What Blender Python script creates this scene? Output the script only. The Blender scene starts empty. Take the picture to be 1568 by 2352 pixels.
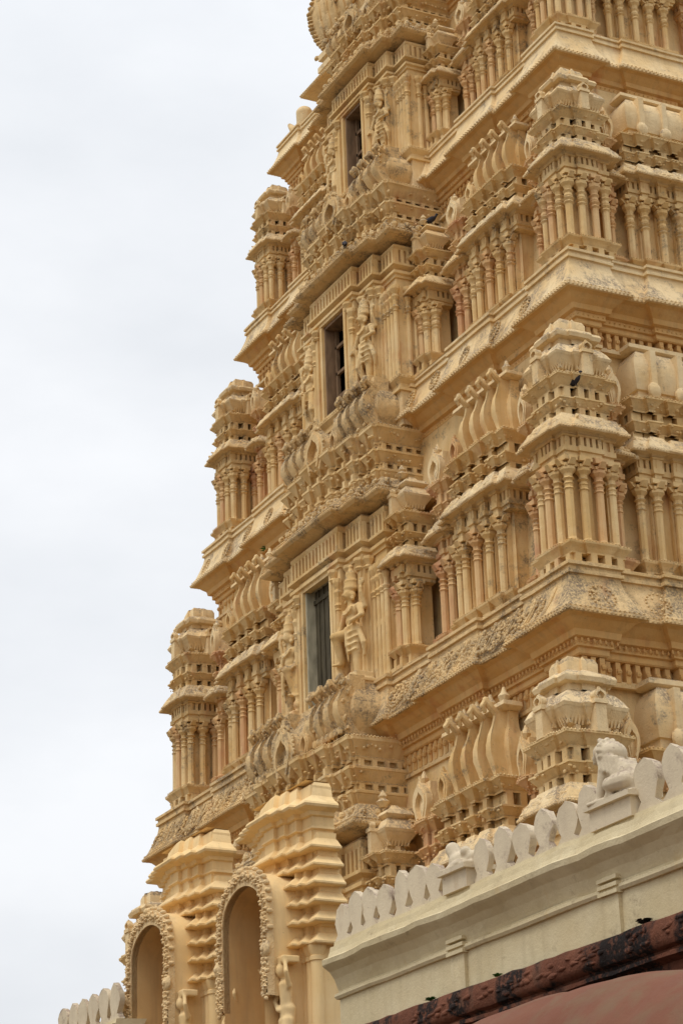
import bpy, math, random
from mathutils import Matrix, Vector, noise
R = math.radians
PI = math.pi
random.seed(7)
C = bpy.context.scene.collection
sc = bpy.context.scene

# ------------------------------------------------------------------ camera
def norm(v):
    return Vector(v).normalized()
PXW = 1568.0; FPX = 5400.0
d1 = norm((-2173 - 784, 3474 - 1176, FPX))          # the tower's long side runs towards this point
hd = norm((1, -.036, 0))
upv = d1.cross(hd).normalized()
if upv.y > 0: upv = -upv
Xc = -d1; Zc = upv; Yc = Zc.cross(Xc)
def to_world(c):
    return Vector((Xc.dot(c), Yc.dot(c), Zc.dot(c)))
cam_d = bpy.data.cameras.new('camera'); cam = bpy.data.objects.new('camera', cam_d); C.objects.link(cam)
r_, u_, b_ = to_world(Vector((1, 0, 0))), to_world(Vector((0, -1, 0))), to_world(Vector((0, 0, -1)))
M = Matrix((r_, u_, b_)).transposed().to_4x4(); M.translation = Vector((0, 0, 1.6))
cam.matrix_world = M
cam_d.sensor_fit = 'HORIZONTAL'; cam_d.sensor_width = 24; cam_d.lens = 24 * FPX / PXW
cam_d.clip_end = 3000
sc.camera = cam

# ------------------------------------------------------------------ sky and light
SUN_EL, SUN_AZ = 62, 288       # azimuth measured from +X, counter-clockwise
w = bpy.data.worlds.new('World'); sc.world = w; w.use_nodes = True
nt = w.node_tree; N = nt.nodes; L = nt.links; N.clear()
out = N.new('ShaderNodeOutputWorld'); bg = N.new('ShaderNodeBackground')
sky = N.new('ShaderNodeTexSky'); sky.sky_type = 'NISHITA'; sky.sun_disc = False
sky.sun_elevation = R(SUN_EL); sky.sun_rotation = R(90 - SUN_AZ)
tc = N.new('ShaderNodeTexCoord'); mp = N.new('ShaderNodeMapping'); mp.inputs['Scale'].default_value = (1, 1, 2.2)
n1 = N.new('ShaderNodeTexNoise'); n1.inputs['Scale'].default_value = 4.5; n1.inputs['Detail'].default_value = 7; n1.inputs['Roughness'].default_value = .5
cr = N.new('ShaderNodeValToRGB'); cr.color_ramp.elements[0].position = .34; cr.color_ramp.elements[1].position = .66
cr.color_ramp.elements[0].color = (7.7, 7.95, 8.3, 1); cr.color_ramp.elements[1].color = (9.2, 9.35, 9.6, 1)
mx = N.new('ShaderNodeMix'); mx.data_type = 'RGBA'; mx.inputs[0].default_value = .95
L.new(tc.outputs['Generated'], mp.inputs[0]); L.new(mp.outputs[0], n1.inputs['Vector']); L.new(n1.outputs[0], cr.inputs[0])
L.new(sky.outputs[0], mx.inputs[6]); L.new(cr.outputs[0], mx.inputs[7]); 
sep = N.new('ShaderNodeSeparateXYZ'); L.new(tc.outputs['Generated'], sep.inputs[0])
el = N.new('ShaderNodeFloatCurve'); cv = el.mapping.curves[0]; cv.points[0].location = (0, .30); cv.points[1].location = (1, .95)
for q_ in ((.17, .475), (.57, .555)): cv.points.new(*q_)
el.mapping.update()
L.new(sep.outputs['Z'], el.inputs['Value'])                # an overcast sky is brightest overhead
sm = N.new('ShaderNodeVectorMath'); sm.operation = 'SCALE'; L.new(mx.outputs[2], sm.inputs[0]); dbl = N.new('ShaderNodeMath'); dbl.operation = 'MULTIPLY'; dbl.inputs[1].default_value = 2; L.new(el.outputs[0], dbl.inputs[0]); L.new(dbl.outputs[0], sm.inputs['Scale']); L.new(sm.outputs[0], bg.inputs[0])
bg.inputs[1].default_value = .1
L.new(bg.outputs[0], out.inputs[0])
sl = bpy.data.lights.new('sun', 'SUN'); sl.energy = 1.2; sl.angle = R(22); sl.color = (1, .96, .9)
so = bpy.data.objects.new('sun', sl); C.objects.link(so)
sd = Vector((math.cos(R(SUN_EL)) * math.cos(R(SUN_AZ)), math.cos(R(SUN_EL)) * math.sin(R(SUN_AZ)), math.sin(R(SUN_EL))))
so.rotation_euler = sd.to_track_quat('Z', 'Y').to_euler()
sc.view_settings.view_transform = 'Standard'; sc.view_settings.look = 'None'
sc.view_settings.exposure = 0.08; sc.view_settings.gamma = 1

# ------------------------------------------------------------------ materials
def mat(name, c1, c2, patch=None, patch_amt=.5, stain=(.15, .12, .095), stain_amt=.5, up_bias=.5, rough=.9, bump=.35, fine=26, zone=None):
    m = bpy.data.materials.new(name); m.use_nodes = True
    n = m.node_tree.nodes; l = m.node_tree.links
    b = n['Principled BSDF']; b.inputs['Roughness'].default_value = rough
    b.inputs['Specular IOR Level'].default_value = .2
    g = n.new('ShaderNodeNewGeometry')
    def nz(scale, detail=4, rg=.55, stretch=None, off=0):
        t = n.new('ShaderNodeTexNoise'); t.inputs['Scale'].default_value = scale; t.inputs['Detail'].default_value = detail; t.inputs['Roughness'].default_value = rg
        k = n.new('ShaderNodeMapping'); k.inputs['Location'].default_value = (off, off * .7, off * .3)
        if stretch: k.inputs['Scale'].default_value = stretch
        l.new(g.outputs['Position'], k.inputs[0]); l.new(k.outputs[0], t.inputs['Vector'])
        return t.outputs[0]
    def ramp(s, a, bb):
        r = n.new('ShaderNodeMapRange'); r.inputs[1].default_value = a; r.inputs[2].default_value = bb
        l.new(s, r.inputs[0]); return r.outputs[0]
    def mixc(f, A, B):
        k = n.new('ShaderNodeMix'); k.data_type = 'RGBA'
        l.new(f, k.inputs[0])
        if isinstance(A, tuple): k.inputs[6].default_value = A + (1,)
        else: l.new(A, k.inputs[6])
        if isinstance(B, tuple): k.inputs[7].default_value = B + (1,)
        else: l.new(B, k.inputs[7])
        return k.outputs[2]
    def mth(op, A, B=None):
        k = n.new('ShaderNodeMath'); k.operation = op
        for i, v in enumerate((A, B)):
            if v is None: continue
            if isinstance(v, (int, float)): k.inputs[i].default_value = v
            else: l.new(v, k.inputs[i])
        return k.outputs[0]
    col = mixc(ramp(nz(1.3, 5, .6), .38, .62), c1, c2)
    if patch:
        f = ramp(nz(2.3, 4, .6, (1, 1, .45), 11), .70 - .25 * patch_amt, .82 - .2 * patch_amt)
        col = mixc(mth('MULTIPLY', f, .75), col, patch)
    # vertical grime streaks, faint
    f = ramp(nz(7, 3, .6, (1, 1, .12), 5), .48, .72)
    col = mixc(mth('MULTIPLY', f, .34), col, tuple(.45 * x + .55 * y for x, y in zip(c1, stain)))
    # lichen: dark crust held on faces that look up and shed water, broken by noise
    sx = n.new('ShaderNodeSeparateXYZ'); l.new(g.outputs['True Normal'], sx.inputs[0])
    upf = mth('MULTIPLY', ramp(sx.outputs['Z'], -.05, .75), up_bias)
    a = mth('ADD', nz(3.0, 6, .7, None, 23), mth('MULTIPLY', upf, .22))
    a = mth('ADD', a, mth('MULTIPLY', mth('SUBTRACT', nz(.55, 2, .5, None, 41), .5), .45))
    big = ramp(a, .73 - .16 * stain_amt, .84 - .14 * stain_amt)
    fin = ramp(nz(fine, 4, .7, None, 3), .36, .58)
    f = mth('MULTIPLY', big, fin)
    spk = ramp(mth('ADD', nz(fine * 1.1, 3, .65, None, 61), mth('MULTIPLY', upf, .06)), .70 - .05 * stain_amt, .75)
    f = mth('MAXIMUM', f, mth('MULTIPLY', spk, .8))
    col = mixc(mth('MULTIPLY', f, min(1, .85)), col, stain)
    if zone:
        zf = mth('MULTIPLY', ramp(nz(1.25, 3, .6, (1, 1, .5), 77), .50, .54), ramp(nz(14, 4, .7, None, 8), .36, .50))
        col = mixc(mth('MULTIPLY', zf, .95), col, zone)
    l.new(col, b.inputs['Base Color'])
    bp = n.new('ShaderNodeBump'); bp.inputs['Strength'].default_value = bump; bp.inputs['Distance'].default_value = .03
    hsum = mth('ADD', mth('MULTIPLY', nz(9, 5, .65, None, 9), 1.0), mth('MULTIPLY', nz(45, 3, .6, None, 19), .35))
    l.new(hsum, bp.inputs['Height']); l.new(bp.outputs[0], b.inputs['Normal'])
    return m

OCH = mat('ochre_stucco', (.69, .45, .185), (.80, .585, .30), (.60, .31, .14), .5, stain=(.19, .145, .10), stain_amt=.95, up_bias=.8)
OCHE = mat('weathered_ochre_stucco', (.77, .545, .27), (.83, .64, .37), (.60, .33, .16), .2, stain=(.24, .185, .14), stain_amt=.8, up_bias=1.0, bump=.6)
OCHC = mat('carved_weathered_stucco', (.73, .49, .22), (.77, .55, .28), (.55, .3, .14), .3, stain=(.17, .13, .095), stain_amt=1.45, up_bias=.9, bump=.9)
OCHU = mat('under_eave_shade_ochre', (.68, .39, .135), (.73, .46, .19), (.58, .25, .09), .5, stain_amt=.2, up_bias=.3)  # eave undersides and friezes: soffit shade put into a deeper orange, fewer stains
OCHR = mat('reddened_stucco', (.69, .42, .19), (.74, .50, .25), (.60, .30, .16), .8, stain_amt=.35, up_bias=.5)
GATE = mat('fresh_yellow_stucco', (.79, .55, .255), (.82, .60, .31), (.75, .48, .2), .1, stain_amt=.02, up_bias=.3, bump=.12)
GATEC = mat('carved_yellow_stucco', (.76, .53, .26), (.78, .57, .31), None, stain=(.26, .19, .13), stain_amt=.7, up_bias=.5, bump=.9)
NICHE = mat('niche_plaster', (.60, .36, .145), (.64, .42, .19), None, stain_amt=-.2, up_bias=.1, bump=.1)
CREAM = mat('cream_limewash', (.60, .49, .29), (.66, .555, .35), (.60, .44, .22), .35, stain=(.34, .26, .16), stain_amt=.35, up_bias=.4, bump=.35)
CREAMW = mat('worn_white_limewash', (.68, .57, .40), (.60, .50, .35), (.50, .36, .22), .3, stain=(.30, .22, .17), stain_amt=.75, up_bias=1.0, bump=.3, fine=14)
REDS = mat('red_sandstone', (.15, .055, .03), (.20, .08, .045), (.13, .085, .055), .4, stain=(.014, .012, .011), stain_amt=.9, up_bias=.4, bump=.8, zone=(.014, .012, .011))
REDR = mat('smooth_red_sandstone', (.165, .062, .035), (.19, .082, .048), (.165, .10, .055), .9, stain=(.16, .09, .065), stain_amt=.1, up_bias=.2, bump=.25)
def plain(name, col, rough=.8, var=.25, sc_=8):
    m = bpy.data.materials.new(name); m.use_nodes = True
    n = m.node_tree.nodes; l = m.node_tree.links; b = n['Principled BSDF']
    b.inputs['Roughness'].default_value = rough; b.inputs['Specular IOR Level'].default_value = .2
    g = n.new('ShaderNodeNewGeometry'); mpn = n.new('ShaderNodeMapping'); mpn.inputs['Scale'].default_value = (1, 1, .35)
    t = n.new('ShaderNodeTexNoise'); t.inputs['Scale'].default_value = sc_; t.inputs['Detail'].default_value = 6
    l.new(g.outputs['Position'], mpn.inputs[0]); l.new(mpn.outputs[0], t.inputs['Vector'])
    r = n.new('ShaderNodeValToRGB')
    r.color_ramp.elements[0].position = .35; r.color_ramp.elements[1].position = .65
    r.color_ramp.elements[0].color = tuple(c * (1 - var) for c in col) + (1,); r.color_ramp.elements[1].color = tuple(min(1, c * (1 + var)) for c in col) + (1,)
    l.new(t.outputs[0], r.inputs[0]); l.new(r.outputs[0], b.inputs['Base Color'])
    return m
JAMB = plain('grey_stone_jamb', (.42, .38, .27)); JAMBB = plain('brown_stone_jamb', (.24, .15, .085))
DARKW = plain('interior_shade_dead_weed', (.035, .025, .018)); DOORW = plain('grey_timber_door', (.085, .07, .042))  # DARKW: shade inside the windows put into the colour; also dead weed
BIRD = plain('dark_grey_feathers', (.035, .03, .035), .6); BIRDH = plain('black_feathers', (.01, .01, .014), .5)
LEAF = plain('green_leaf', (.07, .20, .035)); DRY = plain('dry_moss', (.22, .25, .08))
SAND = plain('dusty_ground', (.15, .115, .075), .95, .12, .6)

# ------------------------------------------------------------------ mesh builder
class MB:
    def __init__(s, lim=9): s.v = []; s.f = []; s.lim = lim
    def add(s, vs, fs):
        o = len(s.v); s.v += [tuple(p) for p in vs]; s.f += [tuple(i + o for i in q) for q in fs]; return s
    def box(s, x0, x1, y0, y1, z0, z1, taper=0):
        t = taper
        return s.add([(x0, y0, z0), (x1, y0, z0), (x1, y1, z0), (x0, y1, z0), (x0 + t, y0 + t, z1), (x1 - t, y0 + t, z1), (x1 - t, y1 - t, z1), (x0 + t, y1 - t, z1)],
              [(3, 2, 1, 0), (4, 5, 6, 7), (0, 1, 5, 4), (1, 2, 6, 5), (2, 3, 7, 6), (3, 0, 4, 7)])
    def sweep(s, path, prof, closed=False, sub=0, cap=True):
        """profile [(out, z)] carried along a plan path; out is to the right of travel"""
        pts = [Vector(p) for p in path]
        if sub:
            q = []
            m = len(pts)
            for i in range(m if closed else m - 1):
                a, b = pts[i], pts[(i + 1) % m]; n = max(1, int((b - a).length / sub))
                for k in range(n): q.append(a.lerp(b, k / n))
            if not closed: q.append(pts[-1])
            pts = q
        n = len(pts); offs = []
        for i in range(n):
            def nrm(a, b):
                d = (b - a).normalized(); return Vector((d.y, -d.x))
            if closed or 0 < i < n - 1:
                n1_, n2_ = nrm(pts[i - 1], pts[i]), nrm(pts[i], pts[(i + 1) % n])
                k = 1 + n1_.dot(n2_)
                m_ = (n1_ + n2_) / max(k, .3)
            elif i == 0: m_ = nrm(pts[0], pts[1])
            else: m_ = nrm(pts[-2], pts[-1])
            offs.append(m_)
        vs = []; P = len(prof)
        for p, m_ in zip(pts, offs):
            for o, z in prof:
                o = max(o, -s.lim); vs.append((p.x + m_.x * o, p.y + m_.y * o, z))
        fs = []
        for i in range(n if closed else n - 1):
            j = (i + 1) % n
            for k in range(P - 1): fs.append((i * P + k, j * P + k, j * P + k + 1, i * P + k + 1))
        if not closed and cap:
            fs.append(tuple(range(P))); fs.append(tuple(range((n - 1) * P, n * P))[::-1])
        return s.add(vs, fs)
    def ring(s, cx, cy, prof, n=8, ph=None, sx=1, sy=1):
        """lathe; prof [(r, z)]"""
        ph = PI / n if ph is None else ph
        vs = []
        for r, z in prof:
            for k in range(n):
                a = ph + 2 * PI * k / n; vs.append((cx + sx * r * math.cos(a), cy + sy * r * math.sin(a), z))
        fs = []
        for j in range(len(prof) - 1):
            for k in range(n):
                a, b = j * n + k, j * n + (k + 1) % n; fs.append((a, b, b + n, a + n))
        fs.append(tuple(range(n))[::-1]); fs.append(tuple(range((len(prof) - 1) * n, len(prof) * n)))
        return s.add(vs, fs)
    def ball(s, c, r, n=8, m=5, mtx=None):
        if not isinstance(r, (tuple, list)): r = (r, r, r)
        vs = [(0, 0, -1)]; 
        for j in range(1, m):
            t = PI * j / m - PI / 2
            for k in range(n):
                a = 2 * PI * k / n; vs.append((math.cos(t) * math.cos(a), math.cos(t) * math.sin(a), math.sin(t)))
        vs.append((0, 0, 1))
        vs = [Vector((p[0] * r[0], p[1] * r[1], p[2] * r[2])) for p in vs]
        if mtx: vs = [mtx @ p for p in vs]
        vs = [p + Vector(c) for p in vs]
        fs = []
        for k in range(n): fs.append((0, 1 + (k + 1) % n, 1 + k))
        for j in range(m - 2):
            for k in range(n):
                a, b = 1 + j * n + k, 1 + j * n + (k + 1) % n; fs.append((a, b, b + n, a + n))
        t = len(vs) - 1; o = 1 + (m - 2) * n
        for k in range(n): fs.append((t, o + k, o + (k + 1) % n))
        return s.add(vs, fs)
    def limb(s, a, b, ra, rb, n=10):
        """tapered capsule"""
        a, b = Vector(a), Vector(b); d = (b - a); Ld = d.length; q = d.to_track_quat('Z', 'Y').to_matrix()
        pr = []
        for t in (-80, -50, -20): pr.append((ra * math.cos(R(t)), ra * math.sin(R(t))))
        for t in (20, 50, 80): pr.append((rb * math.cos(R(t)), Ld + rb * math.sin(R(t))))
        m = MB(); m.ring(0, 0, pr, n)
        return s.add([q @ Vector(p) + a for p in m.v], m.f)
    def tube(s, pts, r, n=6):
        for i in range(len(pts) - 1):
            ra = r[i] if isinstance(r, (list, tuple)) else r; rb = r[i + 1] if isinstance(r, (list, tuple)) else r
            s.limb(pts[i], pts[i + 1], ra, rb, n)
        return s
    def extr(s, poly, fn, t0, t1):
        """closed 2-D outline turned into a slab; fn(p, q, t) -> point"""
        n = len(poly); vs = [fn(p, q, t0) for p, q in poly] + [fn(p, q, t1) for p, q in poly]
        fs = [(i, (i + 1) % n, n + (i + 1) % n, n + i) for i in range(n)] + [tuple(range(n))[::-1], tuple(range(n, 2 * n))]
        return s.add(vs, fs)
    def band(s, outer, inner, fn, t0, t1, close=False):
        """slab between two open curves of equal length (an arch ring)"""
        n = len(outer); vs = []
        for a, b in zip(outer, inner): vs += [fn(*a, t0), fn(*b, t0), fn(*a, t1), fn(*b, t1)]
        fs = []
        for i in range(n - 1):
            o = 4 * i; p = o + 4
            fs += [(o, p, p + 1, o + 1), (o + 2, o + 3, p + 3, p + 2), (o, o + 2, p + 2, p), (o + 1, p + 1, p + 3, o + 3)]
        fs += [(0, 1, 3, 2), (4 * n - 4, 4 * n - 2, 4 * n - 1, 4 * n - 3)]
        return s.add(vs, fs)
    def tf(s, mtx):
        s.v = [tuple(mtx @ Vector(p)) for p in s.v]; return s
    def wob(s, a=.006, f=2.2, seed=0):
        o = Vector((seed * 3.1, seed * 1.7, seed)); q = []
        for p in s.v:
            pv = Vector(p); d = noise.noise_vector(pv * f + o) + .5 * noise.noise_vector(pv * f * 3.3 + o)
            q.append(tuple(pv + d * a))
        s.v = q; return s
    def mesh(s, name, m, smooth=None):
        me = bpy.data.meshes.new(name); me.from_pydata(s.v, [], s.f); me.materials.append(m); me.validate()
        import bmesh
        b = bmesh.new(); b.from_mesh(me); bmesh.ops.recalc_face_normals(b, faces=b.faces); b.to_mesh(me); b.free()
        if smooth:
            me.polygons.foreach_set('use_smooth', [True] * len(me.polygons))
            me.set_sharp_from_angle(angle=R(smooth))
        return me
    def obj(s, name, m, parent=None, loc=None, smooth=None, wob=None, seed=0):
        if wob: s.wob(wob, seed=seed)
        return put(s.mesh(name, m, smooth), name, parent, loc)
def put(me, name, parent=None, loc=None, rz=0, scale=None):
    o = bpy.data.objects.new(name, me); C.objects.link(o)
    if parent: o.parent = parent
    if loc is not None: o.location = loc
    if rz: o.rotation_euler.z = rz
    if scale is not None: o.scale = scale
    return o
def tag(o, label, cat, group=None, kind=None):
    if label: o['label'] = label
    if cat: o['category'] = cat
    if group: o['group'] = group
    if kind: o['kind'] = kind
    return o
def empty(name, loc): 
    o = bpy.data.objects.new(name, None); C.objects.link(o); o.location = loc; return o
def copy_tree(o, parent, loc=None, rz=None, scale=None):
    c = o.copy(); C.objects.link(c); c.parent = parent
    if loc is not None: c.location = loc
    if rz is not None: c.rotation_euler.z = rz
    if scale is not None: c.scale = scale
    for ch in kids[o]:
        d = ch.copy(); C.objects.link(d); d.parent = c
    return c
kids = {}
def remeshed(mb, name, m, voxel=.02, smooth=3):
    """melt overlapping solids into ONE continuous skin"""
    o = bpy.data.objects.new('tmp', mb.mesh(name, m)); C.objects.link(o)
    r = o.modifiers.new('r', 'REMESH'); r.mode = 'VOXEL'; r.voxel_size = voxel; r.use_smooth_shade = True
    k = o.modifiers.new('s', 'SMOOTH'); k.factor = .5; k.iterations = smooth
    dg = bpy.context.evaluated_depsgraph_get()
    me = bpy.data.meshes.new_from_object(o.evaluated_get(dg)); me.name = name
    bpy.data.objects.remove(o)
    me.materials.clear(); me.materials.append(m)
    me.polygons.foreach_set('use_smooth', [True] * len(me.polygons))
    return me

# ------------------------------------------------------------------ plan helpers
def along(path, spacing, closed=False, margin=0.0):
    """points at even spacing along every straight run: (x, y, dirx, diry)"""
    res = []; n = len(path)
    for i in range(n if closed else n - 1):
        a, b = Vector(path[i]), Vector(path[(i + 1) % n]); Ld = (b - a).length - 2 * margin
        if Ld < spacing * .6: continue
        k = max(1, round(Ld / spacing)); d = (b - a).normalized()
        for j in range(k):
            p = a + d * (margin + Ld * (j + .5) / k); res.append((p.x, p.y, d.x, d.y))
    return res
def offset(path, o, closed=False):
    pts = [Vector(p) for p in path]; n = len(pts); r = []
    for i in range(n):
        def nrm(a, b):
            d = (b - a).normalized(); return Vector((d.y, -d.x))
        if closed or 0 < i < n - 1:
            a, b = nrm(pts[i - 1], pts[i]), nrm(pts[i], pts[(i + 1) % n]); m_ = (a + b) / max(1 + a.dot(b), .3)
        elif i == 0: m_ = nrm(pts[0], pts[1])
        else: m_ = nrm(pts[-2], pts[-1])
        q = pts[i] + m_ * o; r.append((q.x, q.y))
    return r
def blocks(mb, path, o, z0, z1, spacing, wdt, dep, closed=False, margin=0):
    for x, y, dx, dy in along(offset(path, o, closed), spacing, closed, margin):
        nx, ny = dy, -dx; h = wdt / 2
        P = [(x - dx * h - nx * dep, y - dy * h - ny * dep), (x + dx * h - nx * dep, y + dy * h - ny * dep), (x + dx * h, y + dy * h), (x - dx * h, y - dy * h)]
        mb.add([(a, b, z0) for a, b in P] + [(a, b, z1) for a, b in P], [(3, 2, 1, 0), (4, 5, 6, 7), (0, 1, 5, 4), (1, 2, 6, 5), (2, 3, 7, 6), (3, 0, 4, 7)])
def beads(mb, path, o, z, spacing, r, closed=False):
    for x, y, dx, dy in along(offset(path, o, closed), spacing, closed):
        mb.add([(x - r, y, z), (x + r, y, z), (x, y - r, z), (x, y + r, z), (x, y, z - r), (x, y, z + r)],
               [(0, 2, 4), (2, 1, 4), (1, 3, 4), (3, 0, 4), (2, 0, 5), (1, 2, 5), (3, 1, 5), (0, 3, 5)])
def ripple(hw, dep, n, amp=.07, ends=.16, endset=.10, back=.15):
    """plan of a pavilion front with n shallow projections, open at the wall side"""
    p = [(-hw, back), (-hw, -dep + endset), (-hw + ends, -dep + endset)]
    W = 2 * (hw - ends)
    if n:
        cell = W / n
        for i in range(n):
            c = -hw + ends + cell * (i + .5); h = cell * .31
            p += [(c - h, -dep + endset), (c - h, -dep + endset - amp), (c + h, -dep + endset - amp), (c + h, -dep + endset)]
    p += [(hw - ends, -dep + endset), (hw, -dep + endset), (hw, back)]
    q = []
    for a in p:
        if not q or (Vector(a) - Vector(q[-1])).length > 1e-4: q.append(a)
    return q
def square(h, st=.05, a=.45):
    """square plan with a shallow central projection on every side"""
    f = [(-h, -h), (-h * a, -h), (-h * a, -h - st), (h * a, -h - st), (h * a, -h)]
    p = []
    for k in range(4):
        c, s_ = [(1, 0), (0, 1), (-1, 0), (0, -1)][k]
        p += [(x * c - y * s_, x * s_ + y * c) for x, y in f]
    return p

# ------------------------------------------------------------------ small ornaments
def column_mesh(name, m, H, r, kind=0):
    mb = MB()
    k = r
    cap = .30 if kind == 0 else .42
    zs = H * (1 - cap)
    mb.ring(0, 0, [(k * 1.15, 0), (k * 1.15, .05), (k, .07), (k, zs)], 8)
    if kind == 0:
        pr = [(k * 1.0, zs), (k * 1.3, zs + .02), (k * 1.0, zs + .045), (k * 1.0, zs + .08), (k * 1.25, zs + .10), (k * 1.0, zs + .12), (k * .9, zs + .15), (k * 1.45, zs + .18), (k * 1.0, zs + .205), (k * 1.05, H - .10), (k * 1.85, H - .045), (k * 1.85, H)]
    else:
        d = (H - zs) / 7
        pr = [(k, zs), (k * 1.45, zs + d * .5), (k * 1.05, zs + d), (k * 1.6, zs + d * 1.6), (k * 1.1, zs + d * 2), (k * 1.25, zs + d * 2.4), (k * 1.05, zs + d * 3.2), (k * 1.5, zs + d * 3.8), (k * 1.0, zs + d * 4.3), (k * 1.2, zs + d * 5.2), (k * 1.9, zs + d * 6), (k * 1.9, H)]
    mb.ring(0, 0, pr, 8)
    # bracket: three stubby prongs under the lintel
    mb.box(-k * 1.5, k * 1.5, -k * 1.5, k * 1.5, H, H + .05)
    for a, b in ((-2.2 * k, 0), (2.2 * k, 0), (0, -2.3 * k)):
        mb.add(*frustum(a * .5, b * .5, k * .9, a, b, k * .62, H + .015, H + .10))
    mb.box(-k * 2.0, k * 2.0, -k * 1.7, k * 1.6, H + .09, H + .17)
    return mb.wob(.004, 5).mesh(name, m)
def frustum(x0, y0, h0, x1, y1, h1, z0, z1):
    vs = [(x0 - h0, y0 - h0, z0), (x0 + h0, y0 - h0, z0), (x0 + h0, y0 + h0, z0), (x0 - h0, y0 + h0, z0), (x1 - h1, y1 - h1, z1), (x1 + h1, y1 - h1, z1), (x1 + h1, y1 + h1, z1), (x1 - h1, y1 + h1, z1)]
    return vs, [(3, 2, 1, 0), (4, 5, 6, 7), (0, 1, 5, 4), (1, 2, 6, 5), (2, 3, 7, 6), (3, 0, 4, 7)]
def arch_pts(w, h, n=14, foot=.55, peak=.12):
    """horseshoe outline: waisted foot, round shoulders, small peak"""
    pts = [(-w * foot, 0)]
    for i in range(n + 1):
        a = R(215 - 250 * i / n); x = w * math.cos(a); z = h * .52 + h * .44 * math.sin(a)
        if abs(a - PI / 2) < .3: z += peak * h * (1 - abs(a - PI / 2) / .3)
        pts.append((x, z))
    pts.append((w * foot, 0)); return pts
def kudu(mb, cx, y, z, w, h, d=.08, ring=.32):
    """horseshoe medallion, facing -y, with a sunk eye"""
    o = arch_pts(w, h); i = [(p * (1 - ring * 1.3), q * (1 - ring) + h * ring * .25) for p, q in o]
    mb.band(o, i, lambda p, q, t: (cx + p, y + t, z + q), -d, d)
    mb.band([(p * .78, q * .84 + h * .07) for p, q in o], i, lambda p, q, t: (cx + p, y + t, z + q), -d * 1.35, 0)
    mb.extr(i, lambda p, q, t: (cx + p, y + t, z + q), 0, d)
    mb.ball((cx, y, z + h * .34), (w * .22, d * .8, h * .2), 8, 5)
    mb.add(*frustum(cx, y, w * .16, cx, y - d * .4, w * .10, z + h * 1.02, z + h * 1.18))
def lumps(mb, fn, n, r0=.012, r1=.03, rnd=None):
    """carved foliage: clusters of small rounded pieces; fn() gives point, normal"""
    rnd = rnd or random
    for _ in range(n):
        p, nn = fn(); r = rnd.uniform(r0, r1)
        q = nn.to_track_quat('Z', 'Y').to_matrix() @ Matrix.Rotation(rnd.uniform(0, PI), 3, 'Z')
        mb.ball(p, (r * rnd.uniform(.7, 1.9), r, r * .75), 6, 4, q)

KAP = lambda H, W: [(-W * 1.7, -.025), (-W * .66, -.022), (-W * .60, .004), (-W * .30, .015), (-W * .04, .0), (0, .012), (0, .045), (-.02, .06), (-W * .13, H * .35), (-W * .32, H * .62), (-W * .52, H * .84), (-W * .60, H), (-W * 1.0, H)]
def cyma(z0, z1, o0, o1):
    h = z1 - z0
    return [(o0, z0), (o0 + .01, z0 + h * .12), (o0 - .01, z0 + h * .18), (o0 + (o1 - o0) * .25, z0 + h * .4), (o0 + (o1 - o0) * .7, z0 + h * .68), (o1 - .015, z0 + h * .76), (o1, z0 + h * .80), (o1, z0 + h * .95), (o1 - .02, z1), (o0 - .1, z1)]

# ------------------------------------------------------------------ the pavilions (aedicules)
def storey_parts(path, closed, lim, spacing):
    """base mouldings, wall core and cornice for one aedicule; z = 0 on the ledge"""
    base = MB(lim)
    base.sweep(path, [(-.3, 0), (.03, 0), (.03, .09), (-.02, .10), (-.3, .10)], closed)
    base.sweep(path, [(-.3, .09), (-.16, .09), (-.16, .25), (-.3, .25)], closed)
    blocks(base, path, .0, .09, .27, spacing * 1.3, spacing * .62, .16, closed)
    base.sweep(path, [(-.12, .25), (-.01, .26), (-.005, .285), (-.02, .295), (.015, .36), (.06, .42), (.065, .45), (.04, .465), (.04, .49), (-.2, .49)], closed)
    beads(base, path, .065, .465, .055, .016, closed)
    return base

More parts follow.
